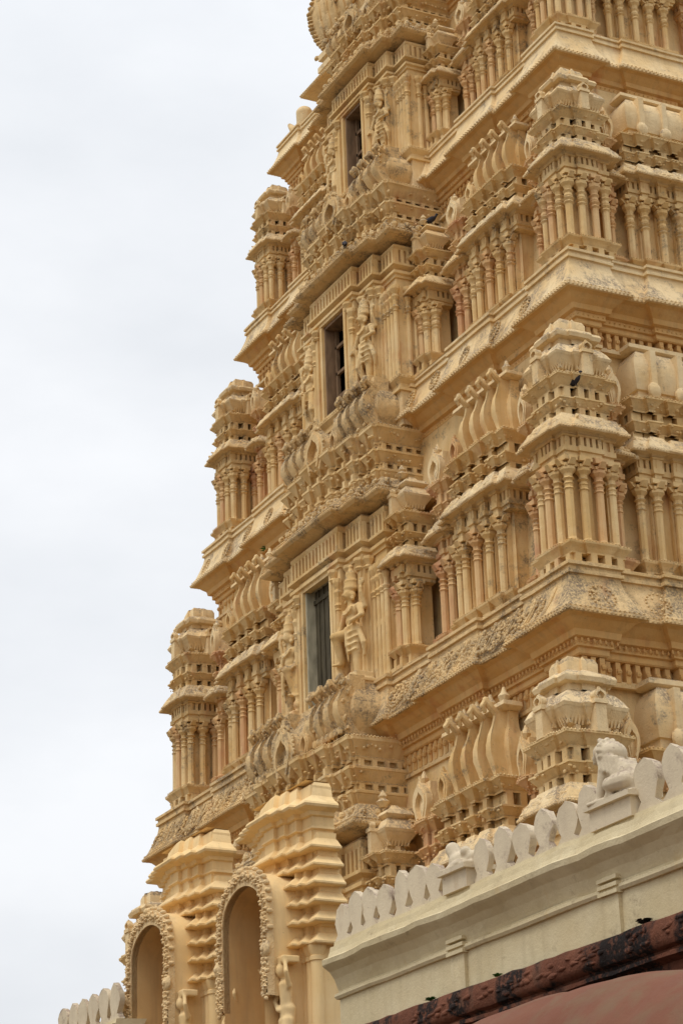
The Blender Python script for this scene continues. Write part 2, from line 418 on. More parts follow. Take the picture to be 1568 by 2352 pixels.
ZS = 1.165
def pavilion(kind, hw, dep, n, H=1.0, capk=0, roof='dome', m=OCH, mc=OCH, talas=2, zcap=None, roofh=1.0):
    """one aedicule standing on a ledge at z = 0; front looks to -y. Returns its proto part with sub-parts."""
    sq = roof == 'dome' and dep is None
    if sq:
        P0 = square(hw, .045, .5); closed = True; d0 = hw
    else:
        P0 = ripple(hw, dep, n, amp=.08 if n > 1 else .04, ends=min(.16, hw * .35)); closed = False; d0 = dep
    sp = .17 if hw > .3 else .13
    lim = hw - .04
    body = storey_parts(P0, closed, lim, sp)
    zc0, zc1 = .49, .49 + H
    # cella wall
    body.sweep(P0, [(-.19, .45), (-.19, zc1 + .2)], closed, cap=False)
    body.sweep(P0, [(-.3, .47), (-.13, .47), (-.13, .53), (-.3, .53)], closed)
    zc = zc1 + .17
    corn = MB(lim)
    # lintel, row of little openings, cornice
    body.sweep(P0, [(-.2, zc - .02), (-.05, zc - .01), (-.05, zc + .04), (-.02, zc + .05), (-.02, zc + .12), (-.2, zc + .12)], closed)
    body.sweep(P0, [(-.2, zc + .1), (-.15, zc + .1), (-.15, zc + .25), (-.2, zc + .25)], closed)
    blocks(body, P0, -.03, zc + .12, zc + .25, .115, .062, .13, closed)
    body.sweep(P0, [(-.2, zc + .25), (-.02, zc + .25), (.0, zc + .27), (-.1, zc + .29)], closed)
    zk = zc + .30; kh = .25 if hw > .25 else .2
    corn.sweep(P0, [(o + .15, z + zk) for o, z in KAP(kh, .24)], closed, sub=.2)
    beads(corn, P0, .155, zk + .02, .05, .017, closed)
    for x, y, dx, dy in along(offset(P0, .09, closed), .42, closed):
        nx, ny = dy, -dx
        corn.ball((x - nx * .02, y - ny * .02, zk + .12), (.03 + .03 * abs(dx), .03 + .03 * abs(dy), .05), 6, 4)
    z = zk + kh
    sup = MB(lim)
    tz = []
    for t in range(talas):
        hb = .15 if t else .10; ht = .14 if t == 0 else .18
        o1 = .02 if t == 0 else .05
        sup.sweep(P0, [(-.3, z - .02), (-.2, z - .02), (-.2, z + hb + .02), (-.3, z + hb + .02)], closed)
        blocks(sup, P0, -.05, z - .01, z + hb + .01, sp * 1.45, sp * .62, .17, closed)
        sup.sweep(P0, cyma(z + hb, z + hb + ht, -.06, o1), closed)
        if t: beads(sup, P0, o1, z + hb + ht - .01, .06, .018, closed)
        z += hb + ht; tz.append(z)
    rf = MB(lim); fin = MB(lim)
    if roof == 'dome':
        D = hw * .97
        if sq: Q = square(D, .05, .42); cy = 0
        else: Q = [(-D, -dep + .12), (D, -dep + .12), (D, .1), (-D, .1)]; cy = 0
        blocks(rf, Q, -.1, z - .01, z + .1, .2, .07, .1, True)
        rf.sweep(Q, [(-.2, z), (-.19, z + .09), (-.14, z + .1), (-.06, z + .17), (.0, z + .25), (.015, z + .28)], True)
        for x, y, dx, dy in along(offset(Q, -.055, True), .05, True):
            nx, ny = dy, -dx
            rf.add(*frustum(x - nx * .05, y - ny * .05, .012, x + nx * .035, y + ny * .035, .017, z + .10, z + .27))
        k = roofh
        rf.sweep(Q, [(.015, z + .27), (.03, z + .31), (.02, z + .38 * k), (-.02, z + .46 * k), (-.09 * hw / .5, z + .54 * k), (-.2 * hw / .5, z + .61 * k), (-.24 * hw / .5, z + .62 * k)], True)
        yc = 0 if sq else (-dep + .22) / 2
        zt = z + .60 * k; hb = hw * .74
        if sq:
            fin.sweep(square(hb, .04), [(-hb * .9, zt - .03), (-.06, zt), (-.06, zt + .07), (.03, zt + .08), (.05, zt + .13), (.03, zt + .17), (-.07, zt + .22), (-.12, zt + .24), (-.12, zt + .34), (-.15, zt + .40), (-hb * .9, zt + .42)], True)
        else:
            fin.sweep([(-hb, -dep + .2), (hb, -dep + .2), (hb, .08), (-hb, .08)], [(-.1, zt - .03), (-.02, zt), (.03, zt + .05), (.0, zt + .1), (-.1, zt + .15), (-.14, zt + .2)], True)
            fin.ring(0, -dep * .5, [(.05, zt + .18), (.11, zt + .25), (.05, zt + .3), (.07, zt + .33), (.01, zt + .42)], 8)
        for kk in range(4 if sq else 1):
            t = MB(); t.box(-hw * .17, hw * .17, -(D if sq else dep - .12) - .12, -D * .5, z - .01, z + .30); t.box(-hw * .22, hw * .22, -(D if sq else dep - .12) - .14, -D * .5, z + .30, z + .35); kudu(t, 0, -(D if sq else dep - .12) - .08, z + .33, hw * .2, .16 * k, .04)
            rf.add(t.tf(Matrix.Rotation(kk * PI / 2, 3, 'Z')).v, t.f)
    elif roof == 'vault':
        y1 = -dep + .12
        pv = [(-.04, z), (-.04, z + .12), (.0, z + .13), (.02, z + .2), (.05, z + .34), (.05, z + .48), (.01, z + .6), (-.06, z + .7), (-.16, z + .78), (-.3, z + .8)]
        rf.sweep([(-hw * .85, .2), (-hw * .85, y1), (hw * .85, y1), (hw * .85, .2)], pv)
        for c in (-.55, .0, .55):
            rf.box(c * hw - .05, c * hw + .05, y1 - .10, y1 + .2, z, z + .7); rf.ball((c * hw, y1 - .08, z + .12), (.12, .07, .12), 9, 6)
        fin.sweep([(-hw * .85, .1), (-hw * .85, y1 + .1), (hw * .85, y1 + .1), (hw * .85, .1)], [(-.25, z + .74), (-.02, z + .74), (.04, z + .77), (.03, z + .83), (-.06, z + .87), (-.25, z + .88)])
    elif roof == 'barrel':
        # vaulted roof with S-curved ribs
        y1 = -dep + .12
        prof = [(0, z), (-.03, z + .08), (.03, z + .2), (.11, z + .34), (.12, z + .48), (.06, z + .62), (-.04, z + .74), (-.10, z + .86), (-.09, z + .95), (-.2, z + 1.0)]
        prof = [(o * .55, z + (q - z) * .86 * roofh) for o, q in prof]
        rf.sweep([(-hw * .96, .1), (-hw * .96, y1 + .14), (hw * .96, y1 + .14), (hw * .96, .1)], [(o * .6 - .10, q) for o, q in prof])
        for i in range(4):
            c = -hw * .42 + hw * .38 * i
            wd = .062
            poly = [(o + .03, q) for o, q in prof] + [(-.25, prof[-1][1]), (-.25, prof[0][1])]
            mbt = MB()
            ns = len(prof)
            vs = []; 
            for sgn in (-1, 1):
                for j, (o, q) in enumerate(poly):
                    f = .45 + .75 * math.sin(PI * min(1, max(0, (q - z) / .62))) if q < z + .62 else .42 + .3 * (q - z - .62)
                    vs.append((c + sgn * wd * f * .9, y1 + .06 - o, q))
            nn = len(poly)
            fs = [(a, (a + 1) % nn, nn + (a + 1) % nn, nn + a) for a in range(nn)] + [tuple(range(nn))[::-1], tuple(range(nn, 2 * nn))]
            rf.add(vs, fs)
            rf.tube([(c, y1 + .10, z + .80 * roofh), (c, y1 - .03, z + .92 * roofh), (c, y1 - .08, z + .86 * roofh), (c, y1 - .05, z + .80 * roofh)], [.05, .05, .04, .03], 7)
        for c in (-hw * .72,):
            kudu(rf, c, y1 + .02, z + .02, hw * .14, .36 * roofh, .05)
        fin.sweep([(-hw * .92, .1), (-hw * .92, y1 + .16), (hw * .92, y1 + .16), (hw * .92, .1)], [(-.25, z + .82 * roofh), (-.02, z + .82 * roofh), (.04, z + .85 * roofh), (.03, z + .90 * roofh), (-.06, z + .93 * roofh), (-.25, z + .94 * roofh)])
        for i in range(5):
            fin.ring(-hw * .8 + i * hw * .4, y1 + .22, [(.05, z + .9 * roofh), (.09, z + .98 * roofh), (.04, z + 1.03 * roofh), (.02, z + 1.09 * roofh)], 8)
    else:
        kudu(rf, 0, -dep + .08, z - .02, hw * .8, .46 * roofh, .05, .36)
        rf.box(-hw * .7, hw * .7, -dep + .1, .1, z - .02, z + .45 * roofh, .02)
        fin.ring(0, -dep + .12, [(.04, z + .44 * roofh), (.07, z + .50 * roofh), (.03, z + .56 * roofh), (.01, z + .60 * roofh)], 8)
    rq = random.Random(len(kind) + capk)
    def crust(mb_, q0, q1, oo0, oo1, r0, r1):
        for x, y, dx, dy in along(offset(P0, (oo0 + oo1) / 2, closed), .055, closed):
            if rq.random() < .45: continue
            t = rq.random(); nx, ny = dy, -dx; o = (oo1 - oo0) * (t - .5) - .006; rr_ = rq.uniform(r0, r1)
            mb_.ball((x + nx * o + dx * rq.uniform(-.02, .02), y + ny * o + dy * rq.uniform(-.02, .02), q0 + (q1 - q0) * t), (rr_ * (1 + abs(dx)), rr_ * (1 + abs(dy)), rr_ * rq.uniform(.7, 1.4)), 6, 4)
    crust(corn, zk + .08, zk + kh * .8, .125, .03, .012, .026)
    crust(corn, zk + .08, zk + kh * .8, .125, .03, .010, .022)
    for t_ in tz: crust(sup, t_ - .13, t_ - .03, -.03, .03, .010, .018)
    def zw(q): return q * .84 if q < .49 else .41 + (q - .49) * ZS
    for mb_ in (body, corn, sup, rf, fin): mb_.v = [(a, b_, zw(c_)) for a, b_, c_ in mb_.v]
    zc0 = .41
    bo = put(body.wob(.010, 2.5).mesh(kind, m), kind)
    ch = [put(corn.wob(.011, 3).mesh('cornice', mc), 'cornice', bo), put(sup.wob(.010, 3).mesh('stacked_moulding', m), 'stacked_moulding', bo),
          put(rf.wob(.011, 3).mesh('roof', mc if roof != 'barrel' else m, 35), 'roof', bo), put(fin.wob(.005, 4).mesh('finial', mc, 40), 'finial', bo)]
    # columns
    cm = column_mesh('column', m, H * ZS, .065 if hw > .25 else .058, capk)
    cr_ = column_mesh('column', OCHR, H * ZS, .065 if hw > .25 else .058, capk)
    pts = []
    if sq:
        e = hw - .10
        pts = [(-e, -e), (e, -e), (0, -e - .03), (-e * .48, -e - .03), (e * .48, -e - .03), (e, 0), (e + .03, -e * .48), (e + .03, e * .48), (e, e)]
        pts = [(-e, -e, 1), (-e * .36, -e - .03, 0), (e * .36, -e - .03, 0), (e, -e, 1), (e + .03, -e * .36, 0), (e + .03, e * .36, 0), (e, e, 1)]
    elif n > 1:
        W = 2 * (hw - min(.16, hw * .35)); cell = W / n
        pts = [(-hw + min(.16, hw * .35) + cell * (i + .5), -dep + .15 - .0, 0) for i in range(n)] + [(-hw + .07, -dep + .2, 1)] + ([(hw - .07, -dep + .28, 1)] if hw < .5 else [])
    else:
        pts = [(-hw * .5, -dep + .18, 1), (hw * .5, -dep + .18, 0)] if hw > .2 else [(0, -dep + .16, 1)]
    rr = random.Random(hash(kind) % 100 if False else len(kind))
    for i, p in enumerate(pts):
        red = rr.random() < (.12 if hw > .3 else .6)
        ch.append(put(cr_ if red else cm, 'column', bo, (p[0], p[1], zc0)))
    kids[bo] = ch
    return bo

# ------------------------------------------------------------------ THE TOWER
def at(px, py, y):
    """point of the vertical plane y seen at a spot of the photograph (1568 px wide)"""
    d = to_world(Vector((px - 784, py - 1176, FPX)).normalized()); t = y / d.y
    return Vector((0, 0, 1.6)) + d * t
CX = -33.7; CY = 22.2
tower = tag(empty('gopuram_tower', (CX, CY, 0)), 'tall ochre stucco temple gateway tower covered in carved storeys of pavilions and columns', 'temple tower')
# eave lip levels: (half length, half depth, z of lip)
EV = [(8.45, 5.95, 6.4), (7.78, 5.2, 12.54), (7.18, 4.39, 18.1), (6.35, 3.71, 22.95), (5.8, 3.1, 27.25), (5.2, 2.5, 31.0)]

def eave_path(hx, hy, s):
    """closed plan of a storey cornice, counter-clockwise, with recessed joints between the projections"""
    r = .10 * s
    f = [(-hx, -hy), (-.77 * hx, -hy), (-.77 * hx, -hy + r), (-.665 * hx, -hy + r), (-.665 * hx, -hy), (-.41 * hx, -hy), (-.41 * hx, -hy + r), (-.29 * hx, -hy + r), (-.29 * hx, -hy)]
    f += [(-x, y) for x, y in f[::-1]][:-1]
    k1, k2 = 1.35 * s, 1.62 * s
    g = [(hx, -hy), (hx, -hy + k1), (hx - r, -hy + k1), (hx - r, -hy + k2), (hx, -hy + k2), (hx, -hy + k2 + 2.0 * s), (hx - r, -hy + k2 + 2.0 * s), (hx - r, 0)]
    g += [(x, -y) for x, y in g[::-1]][1:-1]
    p = f + g; p += [(-x, -y) for x, y in p]
    q = []
    for a in p:
        if not q or (Vector(a) - Vector(q[-1])).length > 1e-4: q.append(a)
    if (Vector(q[0]) - Vector(q[-1])).length < 1e-4: q.pop()
    return q

def make_eave(hx, hy, z, s, carved, mat_):
    P = eave_path(hx, hy, s)
    mb = MB()
    S = lambda o, q: (o * s, z + q * s)
    mb.sweep(P, [S(*a) for a in [(-.80, -.86), (-.43, -.86), (-.43, -.80), (-.47, -.79), (-.47, -.76), (-.72, -.76)]], True, sub=.5)
    fr = MB()
    fr.sweep(P, [S(*a) for a in [(-.70, -.78), (-.62, -.78), (-.62, -.48), (-.70, -.48)]], True)
    blocks(fr, P, -.46 * s, z - .78 * s, z - .48 * s, .17 * s, .08 * s, .17 * s, True)
    for x, y, dx, dy in along(offset(P, -.45 * s, True), .17 * s, True):
        fr.ball((x, y, z - .62 * s), (.045 * s, .045 * s, .05 * s), 6, 4)
    un = MB(); un.sweep(P, [S(*a) for a in [(-.72, -.48), (-.44, -.48), (-.42, -.46), (-.42, -.38), (-.37, -.37), (-.37, -.27), (-.30, -.25), (-.28, -.16), (-.20, -.10), (-.13, -.03), (-.03, .01)]], True, sub=.45)
    mb.sweep(P, [S(*a) for a in [(-.12, .02), (-.05, .0), (0, 0), (0, .05), (-.025, .065), (-.025, .085), (-.05, .10), (-.09, .17), (-.14, .28), (-.19, .40), (-.23, .52), (-.25, .62), (-.25, .66), (-.21, .665), (-.21, .72), (-.24, .73), (-.24, .78), (-.20, .79), (-.20, .84), (-.62, .84)]], True, sub=.45)
    q1, q2 = hx - .3 * s, hy - .3 * s
    mb.add([(-q1, -q2, z + .836 * s), (q1, -q2, z + .836 * s), (q1, q2, z + .836 * s), (-q1, q2, z + .836 * s)], [(0, 1, 2, 3)])
    beads(un, P, -.37 * s, z - .32 * s, .09, .028 * s, True)
    beads(mb, P, .005, z + .02, .075, .024, True)
    beads(mb, P, -.03 * s, z + .085 * s, .08, .026, True)
    if carved > 1:
        rq = random.Random(3)
        for x, y, dx, dy in along(offset(P, -.33 * s, True), .10, True):
            if y > 0: continue
            nv = Vector((dy, -dx, -.2))
            q_ = nv.to_track_quat('Z', 'Y').to_matrix() @ Matrix.Rotation(rq.uniform(-.9, .9), 3, 'Z')
            un.ball((x, y, z - .21 * s + rq.uniform(-.03, .03)), (.05, .022, .03), 6, 4, q_); un.ball((x, y, z - .155 * s), (.02, .05, .03), 6, 4, q_)
            un.ball((x + dx * .04, y + dy * .04, z - .30 * s), (.02, .02, .035), 6, 4)
    mb.wob(.014, 1.1, int(z))
    eo = mb.obj('eave', mat_, tower)
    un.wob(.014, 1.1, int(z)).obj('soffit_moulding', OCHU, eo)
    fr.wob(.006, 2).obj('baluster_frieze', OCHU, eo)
    # carved medallions on the sloping face
    rnd = random.Random(int(z * 7))
    def spot(cx, cy, face):
        def place(t, q):           # t along, q 0..1 up the slope
            o = -.06 - .19 * q; zz = .10 + .50 * q
            if face == 'f': return Vector((cx + t, -hy + cy - (o) * s, z + zz * s))
            return Vector((hx - cy + o * s, cx + t, z + zz * s))
        nn = Vector((0, -.93, .35)) if face == 'f' else Vector((.93, 0, .35))
        return place, nn
    lst = []
    if carved:
        u = -hx + .5
        while u < hx - .2:
            if abs(u) > .26 * hx and u < hx - .75: lst.append((u, 0, 'f'))
            u += rnd.uniform(.75, 1.0) / (1.6 if carved > 1 else .9)
        if carved > 1:
            for v in (.7, 1.65): lst.append((-hy + v, 0, 's'))
    for cx, cy, face in lst:
        place, nn = spot(cx, cy, face); med = MB()
        R0 = .21 * s
        if carved == 1: R0 = .13 * s
        for k in range(18):
            a = 2 * PI * k / 18; p = place(R0 * math.cos(a), .45 + .36 * math.sin(a)); med.ball(p, (.022 if face == 's' else .03) * s, 5, 4)
        big = carved > 1 and face == 'f'
        lumps(med, lambda: (place(*(lambda a, r: (R0 * (1.5 if big else .85) * r * math.cos(a), .45 + (.5 if big else .3) * r * math.sin(a)))(rnd.uniform(0, 2 * PI), rnd.random() ** .5)), nn), 46 if big else 12, .016, .04 if big else .026, rnd)
        if big:
            for k in range(3):
                t0 = R0 * rnd.uniform(1.2, 1.7); med.tube([place(t0 + .06 * k, .1), place(t0 + .12 + .06 * k, .5), place(t0 + .18 + .06 * k, .9)], .018 * s, 5)
        med.obj('carved_medallion', OCHC, eo, smooth=60)
    return eo

for i, (hx, hy, z) in enumerate(EV):
    if i in (0, 5): continue
    s = [1.08, 1.0, .9, .8, .74, .66][i]
    make_eave(hx, hy, z, s, [0, 2, 1, 0, 0, 0][i], OCHC if i == 1 else OCHE)

# tier walls
for i in range(4):
    hx, hy, z = EV[i]; hx2, hy2, z2 = EV[i + 1]
    s = [1.08, 1.0, .9, .8, .74][i]
    mb = MB()
    w0 = 1.06 * s
    mb.sweep([(-hx + w0, -hy + w0), (hx - w0, -hy + w0), (hx - w0, hy - w0), (-hx + w0, hy - w0)], [(0, z + .6 * s), (-.25 + (hx2 - hx) * .3 + .25 * 1, z2 - .3)], True)
    # upper wall: set by the cornice above
    u = .74 * [1, 1.0, .9, .8, .74, .66][i + 1]
    mb2 = [(-hx2 + u, -hy2 + u), (hx2 - u, -hy2 + u), (hx2 - u, hy2 - u), (-hx2 + u, hy2 - u)]
    mb.sweep(mb2, [(0, z + .6 * s), (0, z2 + .2)], True)
    mb.add([(x, y, z2 + .1) for x, y in mb2], [(0, 1, 2, 3)])
    mb.obj('storey_wall', OCH, tower)
    # pilaster strips and string course high on the wall
    st = MB()
    Pw = mb2
    st.sweep(Pw, [(-.02, z2 - 1.35 * s), (.03, z2 - 1.35 * s), (.05, z2 - 1.31 * s), (.03, z2 - 1.27 * s), (-.02, z2 - 1.27 * s)], True)
    for k in range(-9, 10):
        x = k * hx2 / 9.5; st.box(x - .07, x + .07, -hy2 + u - .05, -hy2 + u + .05, z + .8 * s, z2 - .86 * s)
    for k in range(-5, 6):
        y = k * hy2 / 6; st.box(hx2 - u - .05, hx2 - u + .05, y - .07, y + .07, z + .8 * s, z2 - .86 * s)
    st.obj('pilaster_strips', OCH, tower, wob=.004)

# crowning storey: short neck, cornice and the great ribbed vault
zt5 = 27.85
def rect(a, b): return [(-a, -b), (a, -b), (a, b), (-a, b)]
nk = MB(); nk.sweep(rect(4.75, 2.45), [(0, zt5 - .2), (0, zt5 + .1), (-.15, zt5 + .12), (-.2, zt5 + 1.5)], True)
for x, y, dx, dy in along(rect(4.57, 2.27), .42, True):
    nk.box(x - .07, x + .07, y - .07, y + .07, zt5 + .1, zt5 + .62)
nk.sweep(rect(4.6, 2.3), [(-.1, zt5 + .6), (.04, zt5 + .62), (.04, zt5 + .72), (.0, zt5 + .74), (.0, zt5 + .92), (-.1, zt5 + .92)], True)
blocks(nk, rect(4.6, 2.3), .05, zt5 + .74, zt5 + .92, .17, .08, .12, True)
no = nk.obj('crowning_storey', OCH, tower, wob=.006)
kc5 = MB(); kc5.sweep(rect(4.62, 2.35), [(-.1, zt5 + .92), (.1, zt5 + .94), (.32, zt5 + .9), (.34, zt5 + .95), (.30, zt5 + .98), (.2, zt5 + 1.08), (.08, zt5 + 1.24), (-.02, zt5 + 1.3), (-.02, zt5 + 1.4), (.04, zt5 + 1.42), (.04, zt5 + 1.55), (-.05, zt5 + 1.58), (-.05, zt5 + 1.7), (.02, zt5 + 1.72), (.02, zt5 + 1.86), (-.3, zt5 + 1.9)], True, sub=.4)
beads(kc5, rect(4.62, 2.35), .335, zt5 + .93, .07, .025, True); kc5.obj('cornice', OCHE, no, wob=.012)
va = MB(); vp = [(-.1, zt5 + 1.85), (-.05, zt5 + 2.0), (.10, zt5 + 2.3), (.20, zt5 + 2.7), (.22, zt5 + 3.1), (.14, zt5 + 3.6), (-.1, zt5 + 4.1), (-.5, zt5 + 4.6), (-1.1, zt5 + 4.95), (-1.9, zt5 + 5.1)]
va.sweep(rect(4.72, 2.15), vp, True)
for x, y, dx, dy in along(rect(4.72, 2.15), .34, True):
    nx, ny = dy, -dx
    for (o, q), (o2, q2) in zip(vp[:-2], vp[1:-1]): va.limb((x + nx * o, y + ny * o, q), (x + nx * o2, y + ny * o2, q2), .07, .07, 6)
for sx_ in (-1, 1):
    for (o, q), (o2, q2) in zip(vp[:-2], vp[1:-1]):
        for t in range(4):
            f = t / 4; oo = o + (o2 - o) * f; va.ball((sx_ * (4.72 + oo), -2.15 - oo, q + (q2 - q) * f), (.09, .09, .045), 7, 5)
rv = random.Random(9); lumps(va, lambda: (Vector((rv.uniform(-4.9, 0), -2.15 - rv.uniform(.02, .2), rv.uniform(zt5 + 1.9, zt5 + 4))), Vector((0, -1, 0))), 160, .04, .10, rv)
va.obj('ribbed_vault', OCHC, no, wob=.03, smooth=50)

hb_ = MB(); a0 = at(700, 296, CY - 2.75) - Vector((CX, CY, 0)); hb_.limb(a0, a0 + Vector((-.42, -.05, .20)), .15, .10); hb_.limb(a0 + Vector((-.42, -.05, .20)), a0 + Vector((-.60, -.06, .42)), .11, .05); hb_.limb(a0 + Vector((-.05, 0, .05)), a0 + Vector((.0, 0, .35)), .16, .20)
put(remeshed(hb_, 'broken_sculpture', OCHE, .03, 2), 'broken_sculpture', tower)

# pavilion prototypes (in storey-two metres); capk 1 = ringed capitals of the upper storeys
protos = {}
for cap in (0, 1):
    protos['corner', cap] = pavilion('corner_pavilion', .47, None, 0, 1.0, cap, 'dome', OCH, OCHE, roofh=.84)
    protos['oblong', cap] = pavilion('oblong_pavilion', .90, .44, 4, 1.0, cap, 'barrel', OCH, OCHE)
    protos['vaulted', cap] = pavilion('vaulted_pavilion', .90, .44, 4, 1.0, cap, 'vault', OCH, OCHE)
    protos['small', cap] = pavilion('small_pavilion', .30, .5, 2, .92, cap, 'dome', OCH, OCHE, roofh=.8)
    protos['double', cap] = pavilion('double_column_niche', .27, .36, 1, .95, cap, 'kudu', OCHR, OCHE)
    protos['slim', cap] = pavilion('slim_pilaster_niche', .15, .36, 1, .9, cap, 'kudu', OCHR, OCHE)

SX = [1.08, 1.0, .923, .816, .745]
HZ = [(EV[i + 1][2] - EV[i][2]) / 5.57 for i in range(5)]
for i in range(4):
    hx, hy, z = EV[i]
    k = SX[i]; kz = HZ[i]; s = [1.08, 1.0, .9, .8, .74][i]
    zb = z + .84 * s
    cap = 0 if i < 2 else 1
    sc3 = (k, k, kz)
    def plc(kind, u, out, face, sc_=sc3, zz=zb):
        """out = how far behind the eave lip the pavilion's origin stands"""
        if face == 'f': loc = (u, -hy + out, zz); rz = 0
        else: loc = (hx - out, u, zz); rz = PI / 2
        return copy_tree(protos[kind, cap], tower, loc, rz, sc_)
    kc = .88 * k
    for sx_ in (-1, 1):
        copy_tree(protos['corner', cap], tower, (sx_ * (hx - kc), -hy + kc, zb), 0 if sx_ > 0 else 0, sc3)
    copy_tree(protos['corner', cap], tower, (hx - kc, hy - kc, zb), PI / 2, sc3)
    wl = 1.03 * k
    for sx_ in (-1, 1):
        plc('slim', sx_ * 5.84 * k, wl, 'f')
        plc('oblong', sx_ * 4.40 * k, wl, 'f')
        plc('double', sx_ * 3.06 * k, wl, 'f')
        plc('small', sx_ * 2.25 * k, .80 * k, 'f', (k, k, kz * .9))
    plc('slim', -hy + 1.60 * k, wl + .04, 's')
    plc('vaulted', -hy + 2.80 * k, wl + .04, 's')
    plc('slim', -hy + 4.0 * k, wl + .04, 's')
    plc('vaulted', hy - 2.62 * k, wl, 's')
for o in list(protos.values()):
    for c in kids[o]: bpy.data.objects.remove(c)
    bpy.data.objects.remove(o)

# ------------------------------------------------------------------ guardian figures
def guardian(mirror, pose):
    mb = MB(); x = -1 if mirror else 1
    B = lambda c, r: mb.ball((c[0] * x, c[1], c[2]), r, 12, 8)
    Lm = lambda a, b, ra, rb: mb.limb((a[0] * x, a[1], a[2]), (b[0] * x, b[1], b[2]), ra, rb)
    # head, tall crown, ears with discs
    B((0, -.04, 1.36), (.085, .09, .115)); Lm((0, -.03, 1.18), (0, -.03, 1.30), .05, .05)
    mb.ring(0, -.01, [(.10, 1.42), (.115, 1.45), (.105, 1.48), (.098, 1.56), (.11, 1.575), (.085, 1.60), (.075, 1.70), (.085, 1.71), (.05, 1.74), (.03, 1.80), (.045, 1.82), (.01, 1.87)], 14)
    Lm((-.0, -.12, 1.36), (-.0, -.145, 1.335), .016, .02); Lm((-.03, -.115, 1.305), (.03, -.115, 1.305), .012, .012)
    for s_ in (-1, 1): B((s_ * .035, -.115, 1.375), (.018, .012, .01)); B((s_ * .095, -.03, 1.33), (.02, .035, .05)); B((s_ * .1, -.05, 1.26), (.03, .03, .03))
    # torso with necklace and swelling hips
    B((0, 0, 1.08), (.17, .10, .13)); B((.0, -.01, .93), (.125, .09, .12)); B((.01, 0, .80), (.155, .11, .10))
    Lm((-.17, 0, 1.13), (.17, 0, 1.13), .055, .055)
    for k in range(9):
        a = PI * k / 8; B((.12 * math.cos(a), -.085 - .03 * math.sin(a), 1.12 - .10 * math.sin(a)), .018)
    mb.tube([((-.14) * x, -.06, .84), (0, -.12, .80), (.16 * x, -.06, .84)], .022)
    # legs with wrapped cloth
    if pose == 0:
        Lm((.09, 0, .76), (.09, -.01, .40), .105, .085); Lm((.09, -.01, .40), (.09, .0, .06), .08, .06); Lm((.09, 0, .03), (.13, -.13, .02), .045, .03)
        Lm((-.06, -.02, .74), (-.20, -.16, .72), .105, .085); Lm((-.20, -.16, .70), (-.22, -.08, .34), .075, .05); Lm((-.22, -.08, .30), (-.27, -.18, .28), .035, .025)
        Lm((-.30, -.06, .02), (-.30, -.06, .74), .055, .045); B((-.30, -.06, .12), (.075, .075, .09)); B((-.30, -.06, .27), (.065, .065, .03))
    else:
        Lm((.08, 0, .76), (.10, -.01, .40), .10, .08); Lm((.10, -.01, .40), (.09, .0, .06), .075, .055); Lm((.09, 0, .03), (.13, -.13, .02), .045, .03)
        Lm((-.07, 0, .76), (-.14, -.06, .40), .10, .08); Lm((-.14, -.06, .40), (-.07, .01, .06), .07, .05); Lm((-.07, 0, .03), (-.13, -.12, .02), .045, .03)
        Lm((-.27, -.04, .02), (-.25, -.04, .80), .05, .035); B((-.27, -.04, .12), (.07, .07, .1))
    for k in range(4): mb.tube([((.0) * x, -.09, .74 - .1 * k), (.09 * x, -.12, .70 - .1 * k), (.18 * x, -.07, .73 - .1 * k)], .014)
    mb.tube([(.02 * x, -.12, .76), (.04 * x, -.13, .50), (.02 * x, -.10, .25)], [.035, .03, .015])
    mb.tube([(.17 * x, -.02, .78), (.27 * x, .0, .50), (.25 * x, .02, .30)], [.04, .05, .02])
    # arms: front pair
    Lm((-.20, -.01, 1.12), (-.27, -.04, .92), .055, .045); Lm((-.27, -.04, .92), (-.29, -.10, .78), .042, .034); B((-.29, -.10, .76), (.045, .05, .035))
    Lm((.20, -.01, 1.12), (.29, -.02, .94), .055, .045); Lm((.29, -.02, .94), (.18, -.12, .86), .042, .034)
    for f in range(4): Lm((.17, -.125, .87 - .02 * f), (.115, -.14, .865 - .02 * f), .011, .009)
    for f in range(4): Lm((-.33 + .025 * f, -.13, .76), (-.33 + .025 * f, -.145, .71), .012, .009)
    # rear pair raised with emblems
    Lm((-.19, .03, 1.14), (-.30, .03, 1.08), .045, .04); Lm((-.30, .03, 1.08), (-.30, -.03, 1.30), .038, .03); B((-.30, -.03, 1.36), (.03, .03, .045)); B((-.30, -.03, 1.47), (.05, .035, .075))
    Lm((.19, .03, 1.14), (.30, .03, 1.08), .045, .04); Lm((.30, .03, 1.08), (.31, -.03, 1.30), .038, .03); B((.31, -.03, 1.36), (.03, .03, .045)); B((.31, -.02, 1.46), (.075, .03, .075))
    # little pedestal
    mb.box(-.33, .33, -.16, .10, -.10, .02); mb.box(-.38, .38, -.2, .12, -.16, -.09)
    return remeshed(mb, 'guardian_figure', OCH, .0165, 2)
figs = {(m_, p): guardian(m_, p) for m_ in (False, True) for p in (0, 1)}

